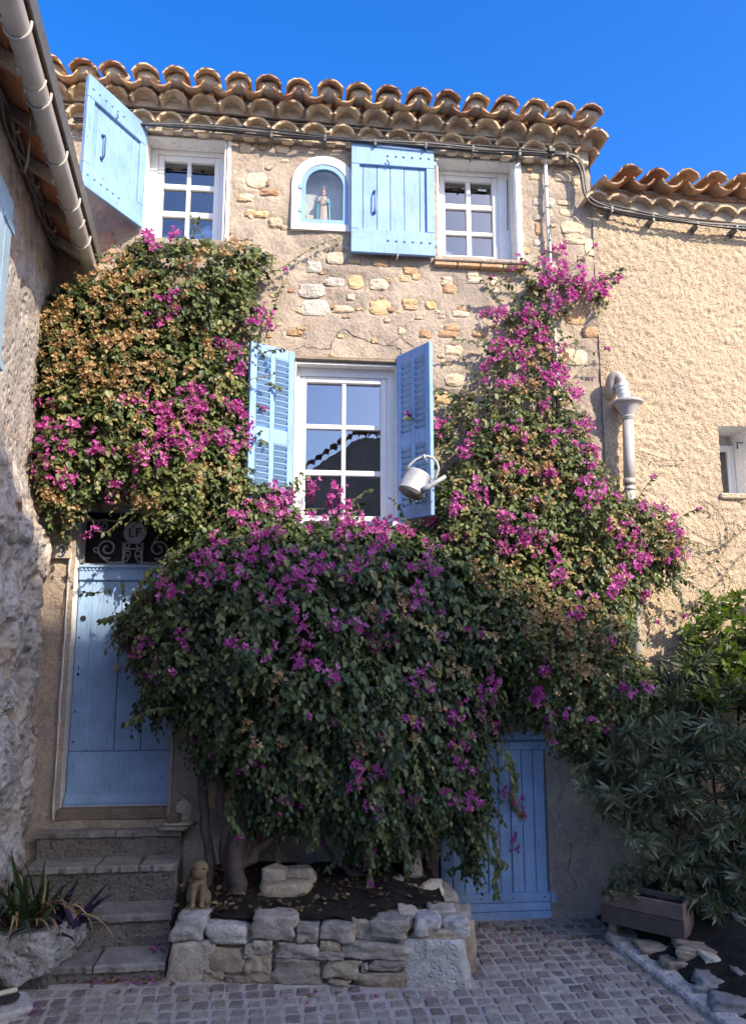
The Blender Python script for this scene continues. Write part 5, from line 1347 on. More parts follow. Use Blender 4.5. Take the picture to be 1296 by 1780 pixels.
class Field:
    """a climbing plant's body as thickness in front of the wall, over facade metres"""
    def __init__(s, poly_px, wn, wmax, D, seed, res=.02, lumps=.35):
        pts = np.array([(F(x, y, wv).x, F(x, y, wv).z) for (x, y, wv) in [(p[0], p[1], p[2] if len(p) > 2 else wn) for p in poly_px]])
        s.res = res; lo = pts.min(0)-.1; hi = pts.max(0)+.1; s.lo = lo
        nx, nz = ((hi-lo)/res).astype(int)+1
        X, Z_ = np.meshgrid(lo[0]+np.arange(nx)*res, lo[1]+np.arange(nz)*res)
        Pn = np.stack([X.ravel(), X.ravel()*0, Z_.ravel()], 1)
        jx = vnoise(Pn, 5, seed+3).reshape(X.shape)*.045+vnoise(Pn, 13, seed+4).reshape(X.shape)*.03
        jz = vnoise(Pn, 5, seed+5).reshape(X.shape)*.045+vnoise(Pn, 13, seed+6).reshape(X.shape)*.03
        xx, zz = X+jx, Z_+jz; ins = np.zeros(X.shape, bool); j = len(pts)-1
        for i in range(len(pts)):
            xi, zi = pts[i]; xj, zj = pts[j]
            c = ((zi > zz) != (zj > zz)) & (xx < (xj-xi)*(zz-zi)/(zj-zi+1e-12)+xi); ins ^= c; j = i
        d = np.zeros(X.shape); cur = ins.copy()
        for k in range(60):
            d += cur*res; nb = cur.copy()
            nb[1:] &= cur[:-1]; nb[:-1] &= cur[1:]; nb[:, 1:] &= cur[:, :-1]; nb[:, :-1] &= cur[:, 1:]
            if k % 2: 
                nb[1:, 1:] &= cur[:-1, :-1]; nb[:-1, :-1] &= cur[1:, 1:]; nb[1:, :-1] &= cur[:-1, 1:]; nb[:-1, 1:] &= cur[1:, :-1]
            cur = nb
            if not cur.any(): break
        prof = np.sqrt(1-(1-np.clip(d/D, 0, 1))**2)
        lump = (vnoise(Pn, 3.2, seed+8)*.6+vnoise(Pn, 7.5, seed+9)*.4).reshape(X.shape)
        wm = wmax(X, Z_) if callable(wmax) else wmax
        s.w = np.where(ins, .05+wm*prof*(1+lumps*lump), 0); s.ins = ins; s.X = X; s.Z = Z_; s.d = d
        gz_, gx_ = np.gradient(s.w, res); s.gx = np.clip(gx_, -2, 2); s.gz = np.clip(gz_, -2, 2)
    def at(s, x, z):
        i = np.clip(((x-s.lo[0])/s.res).round().astype(int), 0, s.w.shape[1]-1); k = np.clip(((z-s.lo[1])/s.res).round().astype(int), 0, s.w.shape[0]-1)
        return s.w[k, i], s.gx[k, i], s.gz[k, i], s.ins[k, i], s.d[k, i]
    def sample(s, n, dens=None):
        m = s.ins.astype(float)*np.clip(s.d/.06, .25, 1)
        if dens is not None: m = m*dens(s.X, s.Z)
        p = (m/m.sum()).ravel(); k = RNG.choice(p.size, n, p=p)
        return s.X.ravel()[k]+RNG.uniform(-.5, .5, n)*s.res, s.Z.ravel()[k]+RNG.uniform(-.5, .5, n)*s.res
def sprigs(fd, n, dens=None, leaf=(.045, .062), nl=10, depth=.22, droop=.55, tintf=None, length=(.10, .24), inner=.3, dry=0.0, tmean=.34):
    x, z = fd.sample(n, dens); w_, gx_, gz_, _, _ = fd.at(x, z)
    dd = np.abs(RNG.normal(0, depth, n))*w_+.01; deep = RNG.random(n) < inner
    wb = np.where(deep, RNG.uniform(.05, 1, n)*w_, w_-dd); wb = np.maximum(wb, .02)
    base = np.stack([x, -wb, z], 1)
    out = norm(np.stack([-gx_, -np.ones(n), -gz_], 1))
    dirn = norm(out+RNG.normal(0, .55, (n, 3))+np.array([0, 0, -droop*.5])); dirn[:, 1] = -np.abs(dirn[:, 1])
    L = RNG.uniform(*length, n); base = base-dirn*L[:, None]*.6
    base[:, 1] = np.minimum(base[:, 1], -.012)
    t = (np.arange(nl)+.6)/nl
    pos = base[:, None]+dirn[:, None]*(L[:, None]*t[None])[..., None]+np.array([0, 0, -1])*(droop*.5*L[:, None]*t[None]**2)[..., None]
    sd_ = norm(np.cross(dirn, np.array([0, 0, 1.0])+RNG.normal(0, .2, (n, 3))))
    alt = np.where(np.arange(nl) % 2 == 0, 1, -1)
    T = dirn[:, None]*.45+sd_[:, None]*alt[None, :, None]*.75+np.array([0, 0, -droop])+RNG.normal(0, .33, (n, nl, 3))
    N = out[:, None]*.8+np.array([.12, -.25, .75])+RNG.normal(0, .38, (n, nl, 3))
    Ls = RNG.uniform(*leaf, (n, nl))*np.where(t[None] > .85, .75, 1)
    pos[..., 1] = np.minimum(pos[..., 1], -.012)
    V = leaf_geo(pos.reshape(-1, 3), T.reshape(-1, 3), N.reshape(-1, 3), Ls.ravel())
    V[..., 1] = np.minimum(V[..., 1], -.004)
    tn = np.clip(RNG.normal(tmean, .15, n), 0, 1)
    if tintf is not None: tn = np.clip(tn+tintf(x, z), 0, 1)
    tint = np.clip(tn[:, None]+RNG.normal(0, .10, (n, nl)), 0, .70); tint = np.where(RNG.random((n, 1)) < dry, RNG.uniform(.74, .98, (n, nl)), tint).ravel()
    tips = pos[:, -1]
    return V, tint, base, pos, out
def cluster_mesh(name, mat, nfl, spread, size, eye, seed):
    r = np.random.default_rng(seed); P = []; T = []; N = []; L = []
    eyes = MB()
    for k in range(nfl):
        c = r.normal(0, 1, 3); c = c/np.linalg.norm(c)*spread*r.uniform(.25, 1); c[1] = -abs(c[1])*.6
        ax = norm(c+np.array([0, -.03, .01])+r.normal(0, .02, 3)); u = norm(np.cross(ax, r.normal(0, 1, 3))); v = np.cross(ax, u); a0 = r.uniform(0, 6)
        for q in range(3):
            a = a0+q*2.094; rd = u*math.cos(a)+v*math.sin(a)
            P.append(c+rd*.002); T.append(ax*.75+rd*.8); N.append(ax*.8-rd*.75); L.append(size*r.uniform(.8, 1.15))
    V = leaf_geo(np.array(P), np.array(T), np.array(N), np.array(L), .36, .10, .05)
    return leaves_mesh(name, V, mat, np.repeat(r.uniform(.1, .9, nfl), 3))
FLOWERS = [cluster_mesh('flower_cluster', 'bract', 8, .054, .0275, True, 60+k) for k in range(6)]+[cluster_mesh('flower_cluster', 'bract', 4, .026, .029, True, 70+k) for k in range(5)]
DRIED = [cluster_mesh('dried_cluster', 'dry_bract', 8, .054, .027, False, 80+k) for k in range(5)]
EYES = MB()
def put_clusters(fd, parent, name, meshes, spots, proud=.02, mul=1.0):
    """spots: photograph regions (px, py, rx, ry, count)"""
    pts = []
    for (px, py, rx, ry, cnt) in spots:
        rx *= 1.3; ry *= 1.3
        for _ in range(max(1, int(round(cnt*mul)))):
            for _try in range(8):
                a = RNG.uniform(0, 2*math.pi); r_ = math.sqrt(RNG.random()); qx, qy = px+rx*r_*math.cos(a), py+ry*r_*math.sin(a)
                wv = .4
                for _i in range(5):
                    p = F(qx, qy, wv); wv = .5*wv+.5*float(fd.at(np.array([p.x]), np.array([p.z]))[0][0])
                if float(fd.at(np.array([p.x]), np.array([p.z]))[0][0]) > .03: break
            pts.append(F(qx, qy, wv+proud))
    for p in pts:
        s = RNG.uniform(.7, 1.15)
        M = Matrix.Translation(p) @ Euler((RNG.uniform(-.6, .3), RNG.uniform(0, 6.28), RNG.uniform(-.5, .5))).to_matrix().to_4x4() @ Matrix.Scale(s, 4)
        inst(name, meshes[int(RNG.integers(len(meshes)))], M, parent)
    return pts
def branch_tube(m, pts, r0, r1, n=7, wob=.02, seg=5):
    P = [Vector(p) for p in pts]; Q = []
    for i in range(len(P)-1):
        p0, p1, p2, p3 = P[max(i-1, 0)], P[i], P[i+1], P[min(i+2, len(P)-1)]
        for k in range(seg):
            u = k/seg; Q.append(.5*((2*p1)+(p2-p0)*u+(2*p0-5*p1+4*p2-p3)*u*u+(3*p1-p0-3*p2+p3)*u**3)+Vector((random.uniform(-wob, wob), random.uniform(-wob, wob)*.5, random.uniform(-wob, wob))))
    Q.append(P[-1]); m.tube(Q, [(r0+(r1-r0)*i/(len(Q)-1))*random.uniform(.88, 1.12) for i in range(len(Q))], n)
def twigs_mesh(B, E, r=.0022):
    """thin three-sided stems from B to E"""
    n = len(B); d = norm(E-B); u = norm(np.cross(d, np.array([.3, .2, 1]))); v = np.cross(d, u); V = []
    for q in range(3):
        a = q*2.094; V.append(B+(u*math.cos(a)+v*math.sin(a))*r)
    for q in range(3):
        a = q*2.094; V.append(E+(u*math.cos(a)+v*math.sin(a))*r*.5)
    V = np.stack(V, 1).reshape(-1, 3); fc = np.array([(0, 1, 4, 3), (1, 2, 5, 4), (2, 0, 3, 5)])
    return V, (fc[None]+(np.arange(n)*6)[:, None, None]).reshape(-1, 4)
LEAF_OBJ = []
def single_leaf(name, mat, seed, wr=.31):
    r = np.random.default_rng(seed)
    V = leaf_geo(np.zeros((1, 3)), np.array([[0, 0, 1.]]), np.array([[0, -1., 0]]), np.ones(1), wr*r.uniform(.9, 1.1), r.uniform(.05, .14), r.uniform(.05, .2))
    return leaves_mesh(name, V, mat, np.array([r.uniform(.25, .6)]))
BL = [single_leaf('leaf', 'leaf', 500+k) for k in range(8)]
def leaf_objects(fd, parent, n, dens, size=(.05, .068), droop=.8, meshes=None):
    x, z = fd.sample(n, dens); w_, gx_, gz_, _, _ = fd.at(x, z)
    for i in range(n):
        out = Vector((-gx_[i], -1, -gz_[i])).normalized()
        t = Vector((RNG.normal(0, .6), -.35+RNG.normal(0, .2), -droop+RNG.normal(0, .3))).normalized()
        nn = (out+Vector((.1, -.2, .6))+Vector(RNG.normal(0, .25, 3))); nn = (nn-t*nn.dot(t)).normalized(); b = t.cross(nn)
        s = RNG.uniform(*size); p = Vector((x[i], -(w_[i]+RNG.uniform(.0, .03)), z[i]))
        M = Matrix(((-b.x*s, -nn.x*s, t.x*s, p.x), (-b.y*s, -nn.y*s, t.y*s, p.y), (-b.z*s, -nn.z*s, t.z*s, p.z), (0, 0, 0, 1)))
        inst('leaf', (meshes or BL)[int(RNG.integers(8))], M, parent)
def climber(name, label, base, fd, nspr, dens, flowers, dried, branches, tintf=None, leafobj=60, objdens=None, droop=.6, inner=.3, leaf=(.045, .062), nl=10, depth=.22, dry=0.0, fmul=1.0, tmean=.34):
    t = thing(name, label, 'plant', base)
    V, tint, b, pos, out = sprigs(fd, nspr, dens, leaf=leaf, nl=nl, droop=droop, tintf=tintf, inner=inner, depth=depth, dry=dry, tmean=tmean)
    o = link(bpy.data.objects.new('foliage', leaves_mesh('foliage', V, 'leaf', tint)), t); tag(o, kind='stuff')
    Vt, Ft = twigs_mesh(b, pos[:, -1]); o = link(bpy.data.objects.new('twigs', np_mesh('twigs', Vt, Ft, 'twig')), t); tag(o, kind='stuff')
    for (pts, r0, r1, nm) in branches:
        m = MB(); branch_tube(m, pts, r0, r1); m.build(nm, 'bark', t, True)
    put_clusters(fd, t, 'flower_cluster', FLOWERS, flowers, mul=fmul)
    put_clusters(fd, t, 'dried_cluster', DRIED, dried, .0)
    leaf_objects(fd, t, leafobj, objdens)
    return t
def zone(cx, cy, r, amt, wv=.4):
    p = F(cx, cy, wv); R_ = r/235.0
    return lambda x, z: amt*np.exp(-((x-p.x)**2+(z-p.z)**2)/(R_*R_))
def zones(*L):
    fs = [zone(*q) for q in L]
    return lambda x, z: sum(f(x, z) for f in fs)

# --- A: over the front door, up to the left window
polyA = [(48, 905), (42, 760), (50, 650), (58, 560), (80, 490), (110, 470), (160, 468), (190, 430), (235, 398), (300, 388), (345, 380), (400, 402), (455, 405), (470, 432), (452, 470), (450, 500), (485, 540), (480, 572), (440, 590), (432, 700), (430, 800),
         (445, 840), (420, 880), (350, 900), (300, 920), (280, 915), (250, 890), (215, 858), (190, 852), (165, 855), (140, 880), (112, 900), (82, 922), (60, 915)]
fA = Field(polyA, .34, lambda X, Z_: .36+.10*np.clip((3.6-Z_)/1.2, 0, 1), .30, 101)
flA = [(68, 700, 22, 22, 4), (75, 752, 22, 18, 4), (85, 832, 25, 22, 4), (292, 530, 20, 20, 5), (275, 552, 24, 10, 2), (262, 415, 30, 16, 4), (245, 405, 14, 10, 2), (300, 402, 20, 8, 2), (465, 552, 22, 18, 6), (240, 690, 20, 14, 4), (270, 718, 30, 20, 9), (330, 698, 26, 18, 7), (355, 690, 18, 18, 4), (300, 765, 30, 20, 4), (268, 776, 26, 22, 8),
       (313, 778, 22, 18, 5), (240, 806, 20, 12, 4), (210, 852, 22, 16, 5), (190, 785, 22, 16, 4), (110, 785, 24, 14, 4), (415, 720, 18, 22, 6), (422, 770, 12, 26, 5), (408, 700, 20, 12, 3), (378, 765, 26, 16, 6), (335, 720, 22, 16, 4), (395, 600, 18, 14, 3), (150, 735, 22, 12, 2), (160, 915, 16, 14, 3), (60, 800, 12, 14, 2), (130, 830, 20, 14, 2), (405, 650, 20, 24, 4)]
drA = [(185, 530, 75, 60, 34), (110, 560, 32, 32, 18), (165, 605, 85, 60, 30), (230, 560, 40, 30, 10), (100, 640, 30, 30, 8), (215, 640, 75, 50, 22), (300, 630, 30, 20, 6), (310, 600, 50, 80, 8), (360, 470, 40, 40, 8), (420, 430, 30, 20, 5), (270, 740, 50, 50, 8), (110, 870, 40, 25, 8), (240, 870, 30, 20, 8), (380, 830, 40, 30, 6), (360, 560, 40, 40, 6), (200, 470, 40, 20, 5)]
dA = zones((250, 640, 260, 1.0), (120, 560, 90, -.45), (400, 440, 60, .5), (300, 800, 120, .5))
denA = lambda X, Z_: np.clip(.75+.6*vnoise(np.stack([X.ravel(), X.ravel()*0, Z_.ravel()], 1), 4.0, 55).reshape(X.shape), .12, 1.4)
brA = [([(-.52, -.35, .33), (-.56, -.30, .7), (-.66, -.20, 1.4), (-.72, -.16, 2.2), (-.85, -.14, 3.0), (-1.0, -.15, 3.7), (-1.1, -.15, 4.5)], .036, .012, 'trunk'),
       ([(-.85, -.14, 3.0), (-1.15, -.22, 3.3), (-1.55, -.25, 3.6)], .016, .006, 'branch'), ([(-1.0, -.15, 3.7), (-.7, -.2, 4.2), (-.45, -.15, 4.6)], .014, .005, 'branch')]
climber('bougainvillea', 'sunlit magenta bougainvillea with dry bracts climbing over the front door to the upper window', (-.52, -.35, .33), fA, 3000, denA, flA, drA, brA, zones((250, 600, 400, .12), (320, 830, 100, .22), (250, 450, 150, .08)), 150, None, .6, .3, (.034, .054), dry=.12, fmul=1.3)

# --- B: the big dark mass hanging over the bed
polyB = [(190, 1068, .5), (218, 1015, .5), (258, 975, .5), (290, 925, .5), (345, 868, .5), (420, 835, .4), (470, 825, .35), (505, 842, .35), (520, 868, .4), (555, 880, .45), (600, 868, .45), (640, 890, .45), (700, 893, .45), (760, 888, .45), (850, 900, .5), (930, 980, .55), (960, 1100, .55), (940, 1200, .6), (900, 1260, .6), (880, 1330, .62), (905, 1400, .62), (880, 1425, .62), (872, 1490, .6), (862, 1545, .6), (845, 1548, .6), (815, 1500, .6), (790, 1478, .6),
         (770, 1470, .6), (735, 1500, .6), (690, 1490, .6), (665, 1530, .65), (640, 1545, .65), (622, 1490, .6), (585, 1460, .6), (540, 1440, .6), (480, 1440, .6), (440, 1465, .6), (405, 1440, .6), (395, 1390, .6), (350, 1345, .6), (310, 1310, .6), (300, 1260, .55), (255, 1245, .55), (215, 1262, .5), (225, 1190, .5), (195, 1130, .5)]
fB = Field(polyB, .6, lambda X, Z_: .52+.40*np.exp(-((X-.15)/.75)**2-((Z_-1.75)/.85)**2)-.14*np.clip((Z_-2.4)/.4, 0, 1), .42, 211, lumps=.30)
flB = [(440, 900, 45, 30, 16), (470, 885, 30, 20, 8), (500, 870, 30, 25, 8), (545, 850, 16, 12, 3), (595, 858, 24, 20, 6), (580, 900, 45, 25, 14), (380, 960, 34, 26, 13), (400, 1000, 26, 16, 6), (445, 955, 18, 16, 6), (480, 965, 26, 16, 6), (490, 1000, 24, 16, 6), (540, 1000, 26, 20, 7), (560, 975, 22, 14, 5), (590, 1000, 26, 14, 5), (480, 1030, 18, 18, 5), (640, 940, 40, 30, 14), (620, 910, 30, 20, 6), (670, 905, 30, 15, 6), (710, 910, 40, 15, 7), (700, 960, 40, 30, 8), (740, 1000, 26, 22, 5), (470, 1045, 16, 16, 4), (525, 1070, 18, 18, 5), (640, 1070, 24, 14, 4), (660, 1110, 20, 12, 3), (740, 1060, 24, 16, 4), (540, 1135, 20, 22, 6), (560, 1170, 20, 12, 4), (465, 1135, 22, 14, 4), (415, 1120, 20, 12, 3), (275, 1030, 24, 16, 4), (300, 1040, 16, 14, 3), (340, 1015, 16, 14, 2),
       (210, 1125, 14, 14, 4), (275, 1165, 22, 18, 6), (255, 1130, 16, 14, 3), (310, 1105, 14, 16, 3), (390, 1105, 18, 14, 2), (735, 1190, 18, 30, 6), (720, 1165, 20, 12, 3), (650, 1115, 20, 14, 3), (830, 1215, 30, 26, 9), (800, 1285, 24, 14, 5), (790, 1245, 18, 14, 3), (870, 1270, 14, 30, 4), (850, 1180, 24, 20, 4), (440, 1335, 24, 16, 4), (510, 1340, 14, 12, 2), (610, 1330, 24, 14, 3), (610, 1360, 16, 12, 3), (710, 1395, 24, 16, 4), (670, 1330, 16, 20, 3), (800, 1380, 22, 16, 4), (810, 1330, 18, 14, 3), (510, 1390, 20, 14, 5), (530, 1395, 16, 12, 2), (640, 1400, 24, 16, 4), (640, 1500, 14, 16, 5), (645, 1530, 14, 10, 3), (450, 1455, 14, 8, 2), (410, 1452, 10, 8, 2), (820, 1410, 24, 14, 3), (890, 1390, 12, 22, 3), (880, 1470, 10, 16, 2), (590, 1090, 26, 20, 3), (690, 1270, 30, 26, 3), (560, 1255, 30, 20, 2), (800, 1100, 30, 30, 3), (360, 1290, 26, 18, 2), (870, 940, 30, 20, 8), (820, 920, 26, 14, 6), (780, 930, 24, 18, 6)]
drB = [(690, 1060, 40, 20, 5), (840, 1050, 40, 60, 10), (470, 1180, 40, 20, 3), (480, 1260, 50, 40, 4), (780, 1130, 40, 40, 5), (880, 1160, 30, 40, 5), (560, 1300, 60, 40, 3), (750, 1260, 40, 30, 3)]
brB = [([(-.33, -.42, .33), (-.37, -.40, .55), (-.30, -.36, .85), (-.15, -.40, 1.3), (.1, -.45, 1.9), (.3, -.40, 2.4)], .058, .02, 'trunk'), ([(-.40, -.38, .33), (-.44, -.36, .7), (-.5, -.34, 1.2), (-.55, -.4, 1.8)], .042, .014, 'trunk'),
       ([(-.35, -.40, .45), (-.18, -.34, .62), (.02, -.28, .78), (.2, -.3, 1.2), (.5, -.4, 1.8)], .032, .012, 'branch'), ([(.42, -.30, .40), (.25, -.22, .5), (.15, -.20, .75), (.2, -.25, 1.1)], .022, .010, 'branch'), ([(.1, -.45, 1.9), (.6, -.45, 1.7), (1.0, -.4, 1.5)], .02, .008, 'branch')]
denB = lambda X, Z_: np.clip(.8+.6*vnoise(np.stack([X.ravel(), X.ravel()*0, Z_.ravel()], 1), 3.6, 77).reshape(X.shape), .15, 1.4)
climber('bougainvillea', 'huge shaded bougainvillea with purple bracts hanging over the stone planter', (-.33, -.42, .33), fB, 4800, denB, flB, drB, brB, zones((560, 900, 260, .10)), 300, zones((520, 1150, 380, 1.0, .7)), .85, .32, (.040, .057), dry=.035, fmul=.86, tmean=.24)

# --- C: slender one beside the drain pipe
polyC = [(962, 428), (1000, 432), (1045, 450), (1074, 485), (1065, 510), (1035, 505), (1000, 530), (985, 560), (1000, 590), (1020, 620), (1015, 660), (1040, 700), (1052, 760), (1062, 800), (1090, 845), (1130, 858), (1170, 875), (1200, 905), (1214, 955), (1190, 995), (1140, 1018), (1112, 1050), (1100, 1110), (1135, 1180), (1118, 1240), (1070, 1300), (1045, 1335), (1000, 1325), (965, 1285), (930, 1260), (890, 1240),
         (850, 1150), (800, 1000), (750, 910), (755, 860), (775, 800), (752, 750), (765, 720), (800, 700), (790, 665), (835, 625), (860, 590), (880, 560), (870, 530), (895, 492), (905, 478), (930, 462), (945, 440)]
fC = Field(polyC, .34, lambda X, Z_: .12+.32*np.clip((4.3-Z_)/1.4, 0, 1)+.14*np.clip((2.6-Z_)/.6, 0, 1), .26, 307)
flC = [(995, 470, 40, 22, 22), (1040, 490, 26, 18, 15), (960, 520, 30, 20, 8), (900, 600, 40, 20, 8), (950, 640, 40, 20, 8), (880, 660, 30, 20, 6), (1060, 480, 16, 14, 5), (968, 432, 12, 12, 3), (1005, 500, 25, 14, 6), (950, 440, 10, 14, 2), (925, 485, 22, 10, 5), (848, 540, 20, 12, 8), (930, 545, 24, 14, 7), (905, 570, 18, 12, 4), (950, 570, 14, 14, 3), (880, 605, 26, 14, 7), (845, 625, 16, 14, 3), (985, 655, 24, 24, 6), (1010, 690, 16, 16, 6), (965, 600, 20, 12, 3), (920, 700, 26, 16, 3), (830, 730, 20, 30, 3), (775, 745, 16, 14, 4), (905, 740, 26, 18, 4), (970, 760, 26, 16, 7), (1010, 740, 18, 14, 4), (940, 820, 20, 14, 6), (1030, 790, 24, 20, 7), (1050, 845, 30, 20, 9), (1000, 850, 24, 16, 5), (875, 880, 24, 20, 5), (920, 945, 40, 20, 16), (880, 935, 26, 16, 8), (965, 975, 12, 16, 4), (970, 998, 12, 8, 2), (1150, 885, 30, 16, 7), (1100, 935, 26, 24, 9), (1130, 980, 30, 14, 8), (1170, 965, 26, 16, 6), (1180, 915, 20, 14, 4), (1075, 1000, 18, 14, 4), (1080, 1022, 14, 10, 3), (1120, 1040, 12, 8, 3), (1010, 1050, 24, 16, 3), (790, 880, 24, 16, 5), (840, 850, 24, 20, 4), (800, 790, 16, 20, 3), (940, 1170, 22, 22, 4), (960, 1240, 22, 20, 6), (940, 1210, 16, 14, 4), (1105, 1190, 20, 14, 6), (1045, 1250, 18, 14, 3), (1060, 1130, 20, 16, 2), (865, 800, 20, 16, 3), (930, 880, 26, 16, 3), (1040, 905, 26, 20, 3)]
drC = [(930, 830, 50, 40, 16), (900, 640, 40, 40, 6), (930, 1060, 60, 40, 18), (1010, 1090, 50, 40, 14), (1140, 940, 40, 30, 8), (900, 790, 40, 30, 8), (1000, 1130, 50, 30, 10), (880, 1030, 40, 40, 8), (1060, 960, 40, 40, 6), (960, 580, 30, 40, 4)]
brC = [([(.93, -.12, .36), (.95, -.11, .9), (1.05, -.12, 1.4), (1.6, -.12, 1.85), (1.75, -.10, 2.1), (1.9, -.09, 2.8), (1.98, -.07, 3.6), (1.98, -.05, 4.3), (1.97, -.05, 4.9)], .03, .007, 'trunk'), ([(1.75, -.10, 2.0), (1.6, -.12, 2.8), (1.55, -.10, 3.5), (1.7, -.08, 4.1)], .014, .005, 'branch'), ([(1.9, -.09, 2.8), (2.25, -.12, 3.0), (2.6, -.18, 2.95), (2.9, -.2, 2.75)], .014, .005, 'branch'),
       ([(1.98, -.05, 4.3), (2.1, -.08, 4.65), (2.35, -.12, 4.72)], .009, .004, 'branch'), ([(1.9, -.07, 3.9), (1.7, -.08, 4.3), (1.5, -.1, 4.5)], .008, .003, 'branch'), ([(1.6, -.12, 1.85), (1.9, -.2, 1.9), (2.3, -.25, 1.95)], .012, .005, 'branch')]
def denC(X, Z_):
    n_ = vnoise(np.stack([X.ravel(), X.ravel()*0, Z_.ravel()], 1), 6, 91).reshape(X.shape)
    low = np.clip((4.3-Z_)/1.1, .27, 1)
    return np.clip(low+n_*.7*low, .02, 1.6)
climber('bougainvillea', 'tapering bougainvillea with bright bracts climbing along the conduit to the eaves', (.93, -.12, .36), fC, 3100, denC, flC, drC, brC, zones((960, 950, 350, .12), (960, 1050, 150, .08)), 150, None, .6, .3, (.033, .048), 9, dry=.13, fmul=.88)

# --- loose shoots: thin stems with spaced leaves
def shoot(parent, pts, w_, flower=False, every=.035, lf=(.022, .036), world=None):
    P = world or [F(x, y, w_+.01*math.sin(i)) for i, (x, y) in enumerate(pts)]; Q = []
    for i in range(len(P)-1):
        p0, p1, p2, p3 = P[max(i-1, 0)], P[i], P[i+1], P[min(i+2, len(P)-1)]
        for k in range(6):
            u = k/6; Q.append(.5*((2*p1)+(p2-p0)*u+(2*p0-5*p1+4*p2-p3)*u*u+(3*p1-p0-3*p2+p3)*u**3))
    Q.append(P[-1]); MB().tube(Q, .0028, 5).build('shoot', 'twig', parent, True)
    acc = 0; pos = []; T = []
    for a, b in zip(Q[:-1], Q[1:]):
        acc += (b-a).length
        if acc > every:
            acc = 0; d = (b-a).normalized(); pos.append(b); T.append((d*.4+Vector((random.uniform(-.6, .6), random.uniform(-.5, .1), random.uniform(-1, .2)))))
    if pos:
        n = len(pos); V = leaf_geo(np.array([p[:] for p in pos]), np.array([q[:] for q in T]), RNG.normal(0, .3, (n, 3))+np.array([.1, -.7, .5]), RNG.uniform(*lf, n)); V[..., 1] = np.minimum(V[..., 1], -.006)
        o = link(bpy.data.objects.new('shoot_leaves', leaves_mesh('shoot_leaves', V, 'leaf', RNG.uniform(.2, .5, n))), parent); tag(o, kind='stuff')
    if flower: inst('flower_cluster', FLOWERS[6], Matrix.Translation(Q[-1]) @ Euler((random.random(), random.random()*3, 0)).to_matrix().to_4x4() @ Matrix.Scale(.8, 4), parent)
pl = [o for o in bpy.data.objects if o.name.startswith('bougainvillea')]
A_ = bpy.data.objects['bougainvillea']; B_ = bpy.data.objects['bougainvillea.001']; C_ = bpy.data.objects['bougainvillea.002']
shoot(A_, [(455, 480), (490, 465), (520, 445), (550, 428), (592, 412)], .05, False, .016, (.03, .045)); shoot(A_, [(455, 475), (480, 470), (497, 470)], .09, True, .02)
shoot(A_, [(430, 660), (455, 655), (480, 650)], .3, False, .02); shoot(A_, [(195, 1020), (175, 1030), (150, 1030), (138, 1035)], .3, False, .016, (.035, .05))
shoot(A_, [(75, 915), (78, 940), (76, 965)], .12, False, .02, (.04, .06)); shoot(A_, [(245, 880), (215, 900), (185, 925), (165, 918)], .35, True, .02, (.03, .05))
shoot(C_, [(1100, 860), (1170, 900), (1230, 940), (1280, 930), (1296, 905)], .10, False, .05); shoot(C_, [(1180, 1000), (1230, 985), (1262, 950), (1255, 900), (1225, 870)], .06, False, .06); shoot(C_, [(1100, 780), (1130, 790), (1160, 800), (1190, 800)], .05, False, .05)
shoot(C_, [(1200, 940), (1240, 950), (1270, 935), (1275, 905)], .06, False, .04, (.03, .04)); shoot(C_, [(1150, 1090), (1200, 1050), (1250, 1010), (1290, 960)], .05, False, .08); shoot(C_, [(1120, 1080), (1160, 1060), (1200, 1070), (1240, 1040)], .05, False, .06)
shoot(C_, [(1010, 640), (1030, 632), (1052, 633)], .07, False, .02, (.03, .04)); shoot(C_, [(1000, 600), (1030, 612), (1055, 607)], .08, True, .03); shoot(C_, [(985, 470), (1010, 448), (1033, 428)], .08, True, .04); shoot(C_, [(905, 480), (930, 450), (950, 440)], .06, False, .018, (.03, .045)); shoot(C_, [(956, 470), (954, 420), (957, 390)], .055, False, .014, (.02, .035))
shoot(C_, [(800, 700), (775, 685), (755, 672)], .1, False, .018, (.035, .05)); shoot(C_, [(900, 600), (860, 560), (850, 545)], .1, False, .02, (.035, .045)); shoot(B_, [(700, 900), (692, 880), (680, 868)], .2, False, .018); shoot(B_, [(520, 860), (515, 840), (522, 820)], .35, False, .014, (.035, .05))
for (pts, fl) in (([(880, 1300), (898, 1350), (890, 1390), (905, 1415)], True), ([(860, 1290), (885, 1340), (893, 1395)], True), ([(850, 1440), (868, 1490), (858, 1520), (862, 1555)], False), ([(830, 1430), (850, 1480), (876, 1500)], False), ([(400, 1390), (402, 1430), (412, 1455)], True), ([(640, 1440), (640, 1490), (648, 1535)], True), ([(300, 1230), (262, 1235), (225, 1255)], False), ([(225, 1060), (195, 1072), (178, 1078)], False), ([(950, 1220), (965, 1260), (960, 1290)], True), ([(1040, 1290), (1030, 1320), (1000, 1335)], False), ([(700, 1450), (712, 1490), (705, 1515)], False), ([(540, 1420), (548, 1450), (540, 1470)], False)):
    for q in range(2): shoot(B_ if pts[0][0] < 940 else C_, [(x+random.uniform(-6, 6), y) for x, y in pts], .55+random.uniform(-.03, .03), fl, .012, (.04, .058))
shoot(C_, [(1210, 960), (1240, 970), (1268, 1010), (1240, 1060), (1180, 1110)], .05, False, .06); shoot(C_, [(990, 640), (1000, 600), (985, 540)], .06, False, .02, (.03, .04))

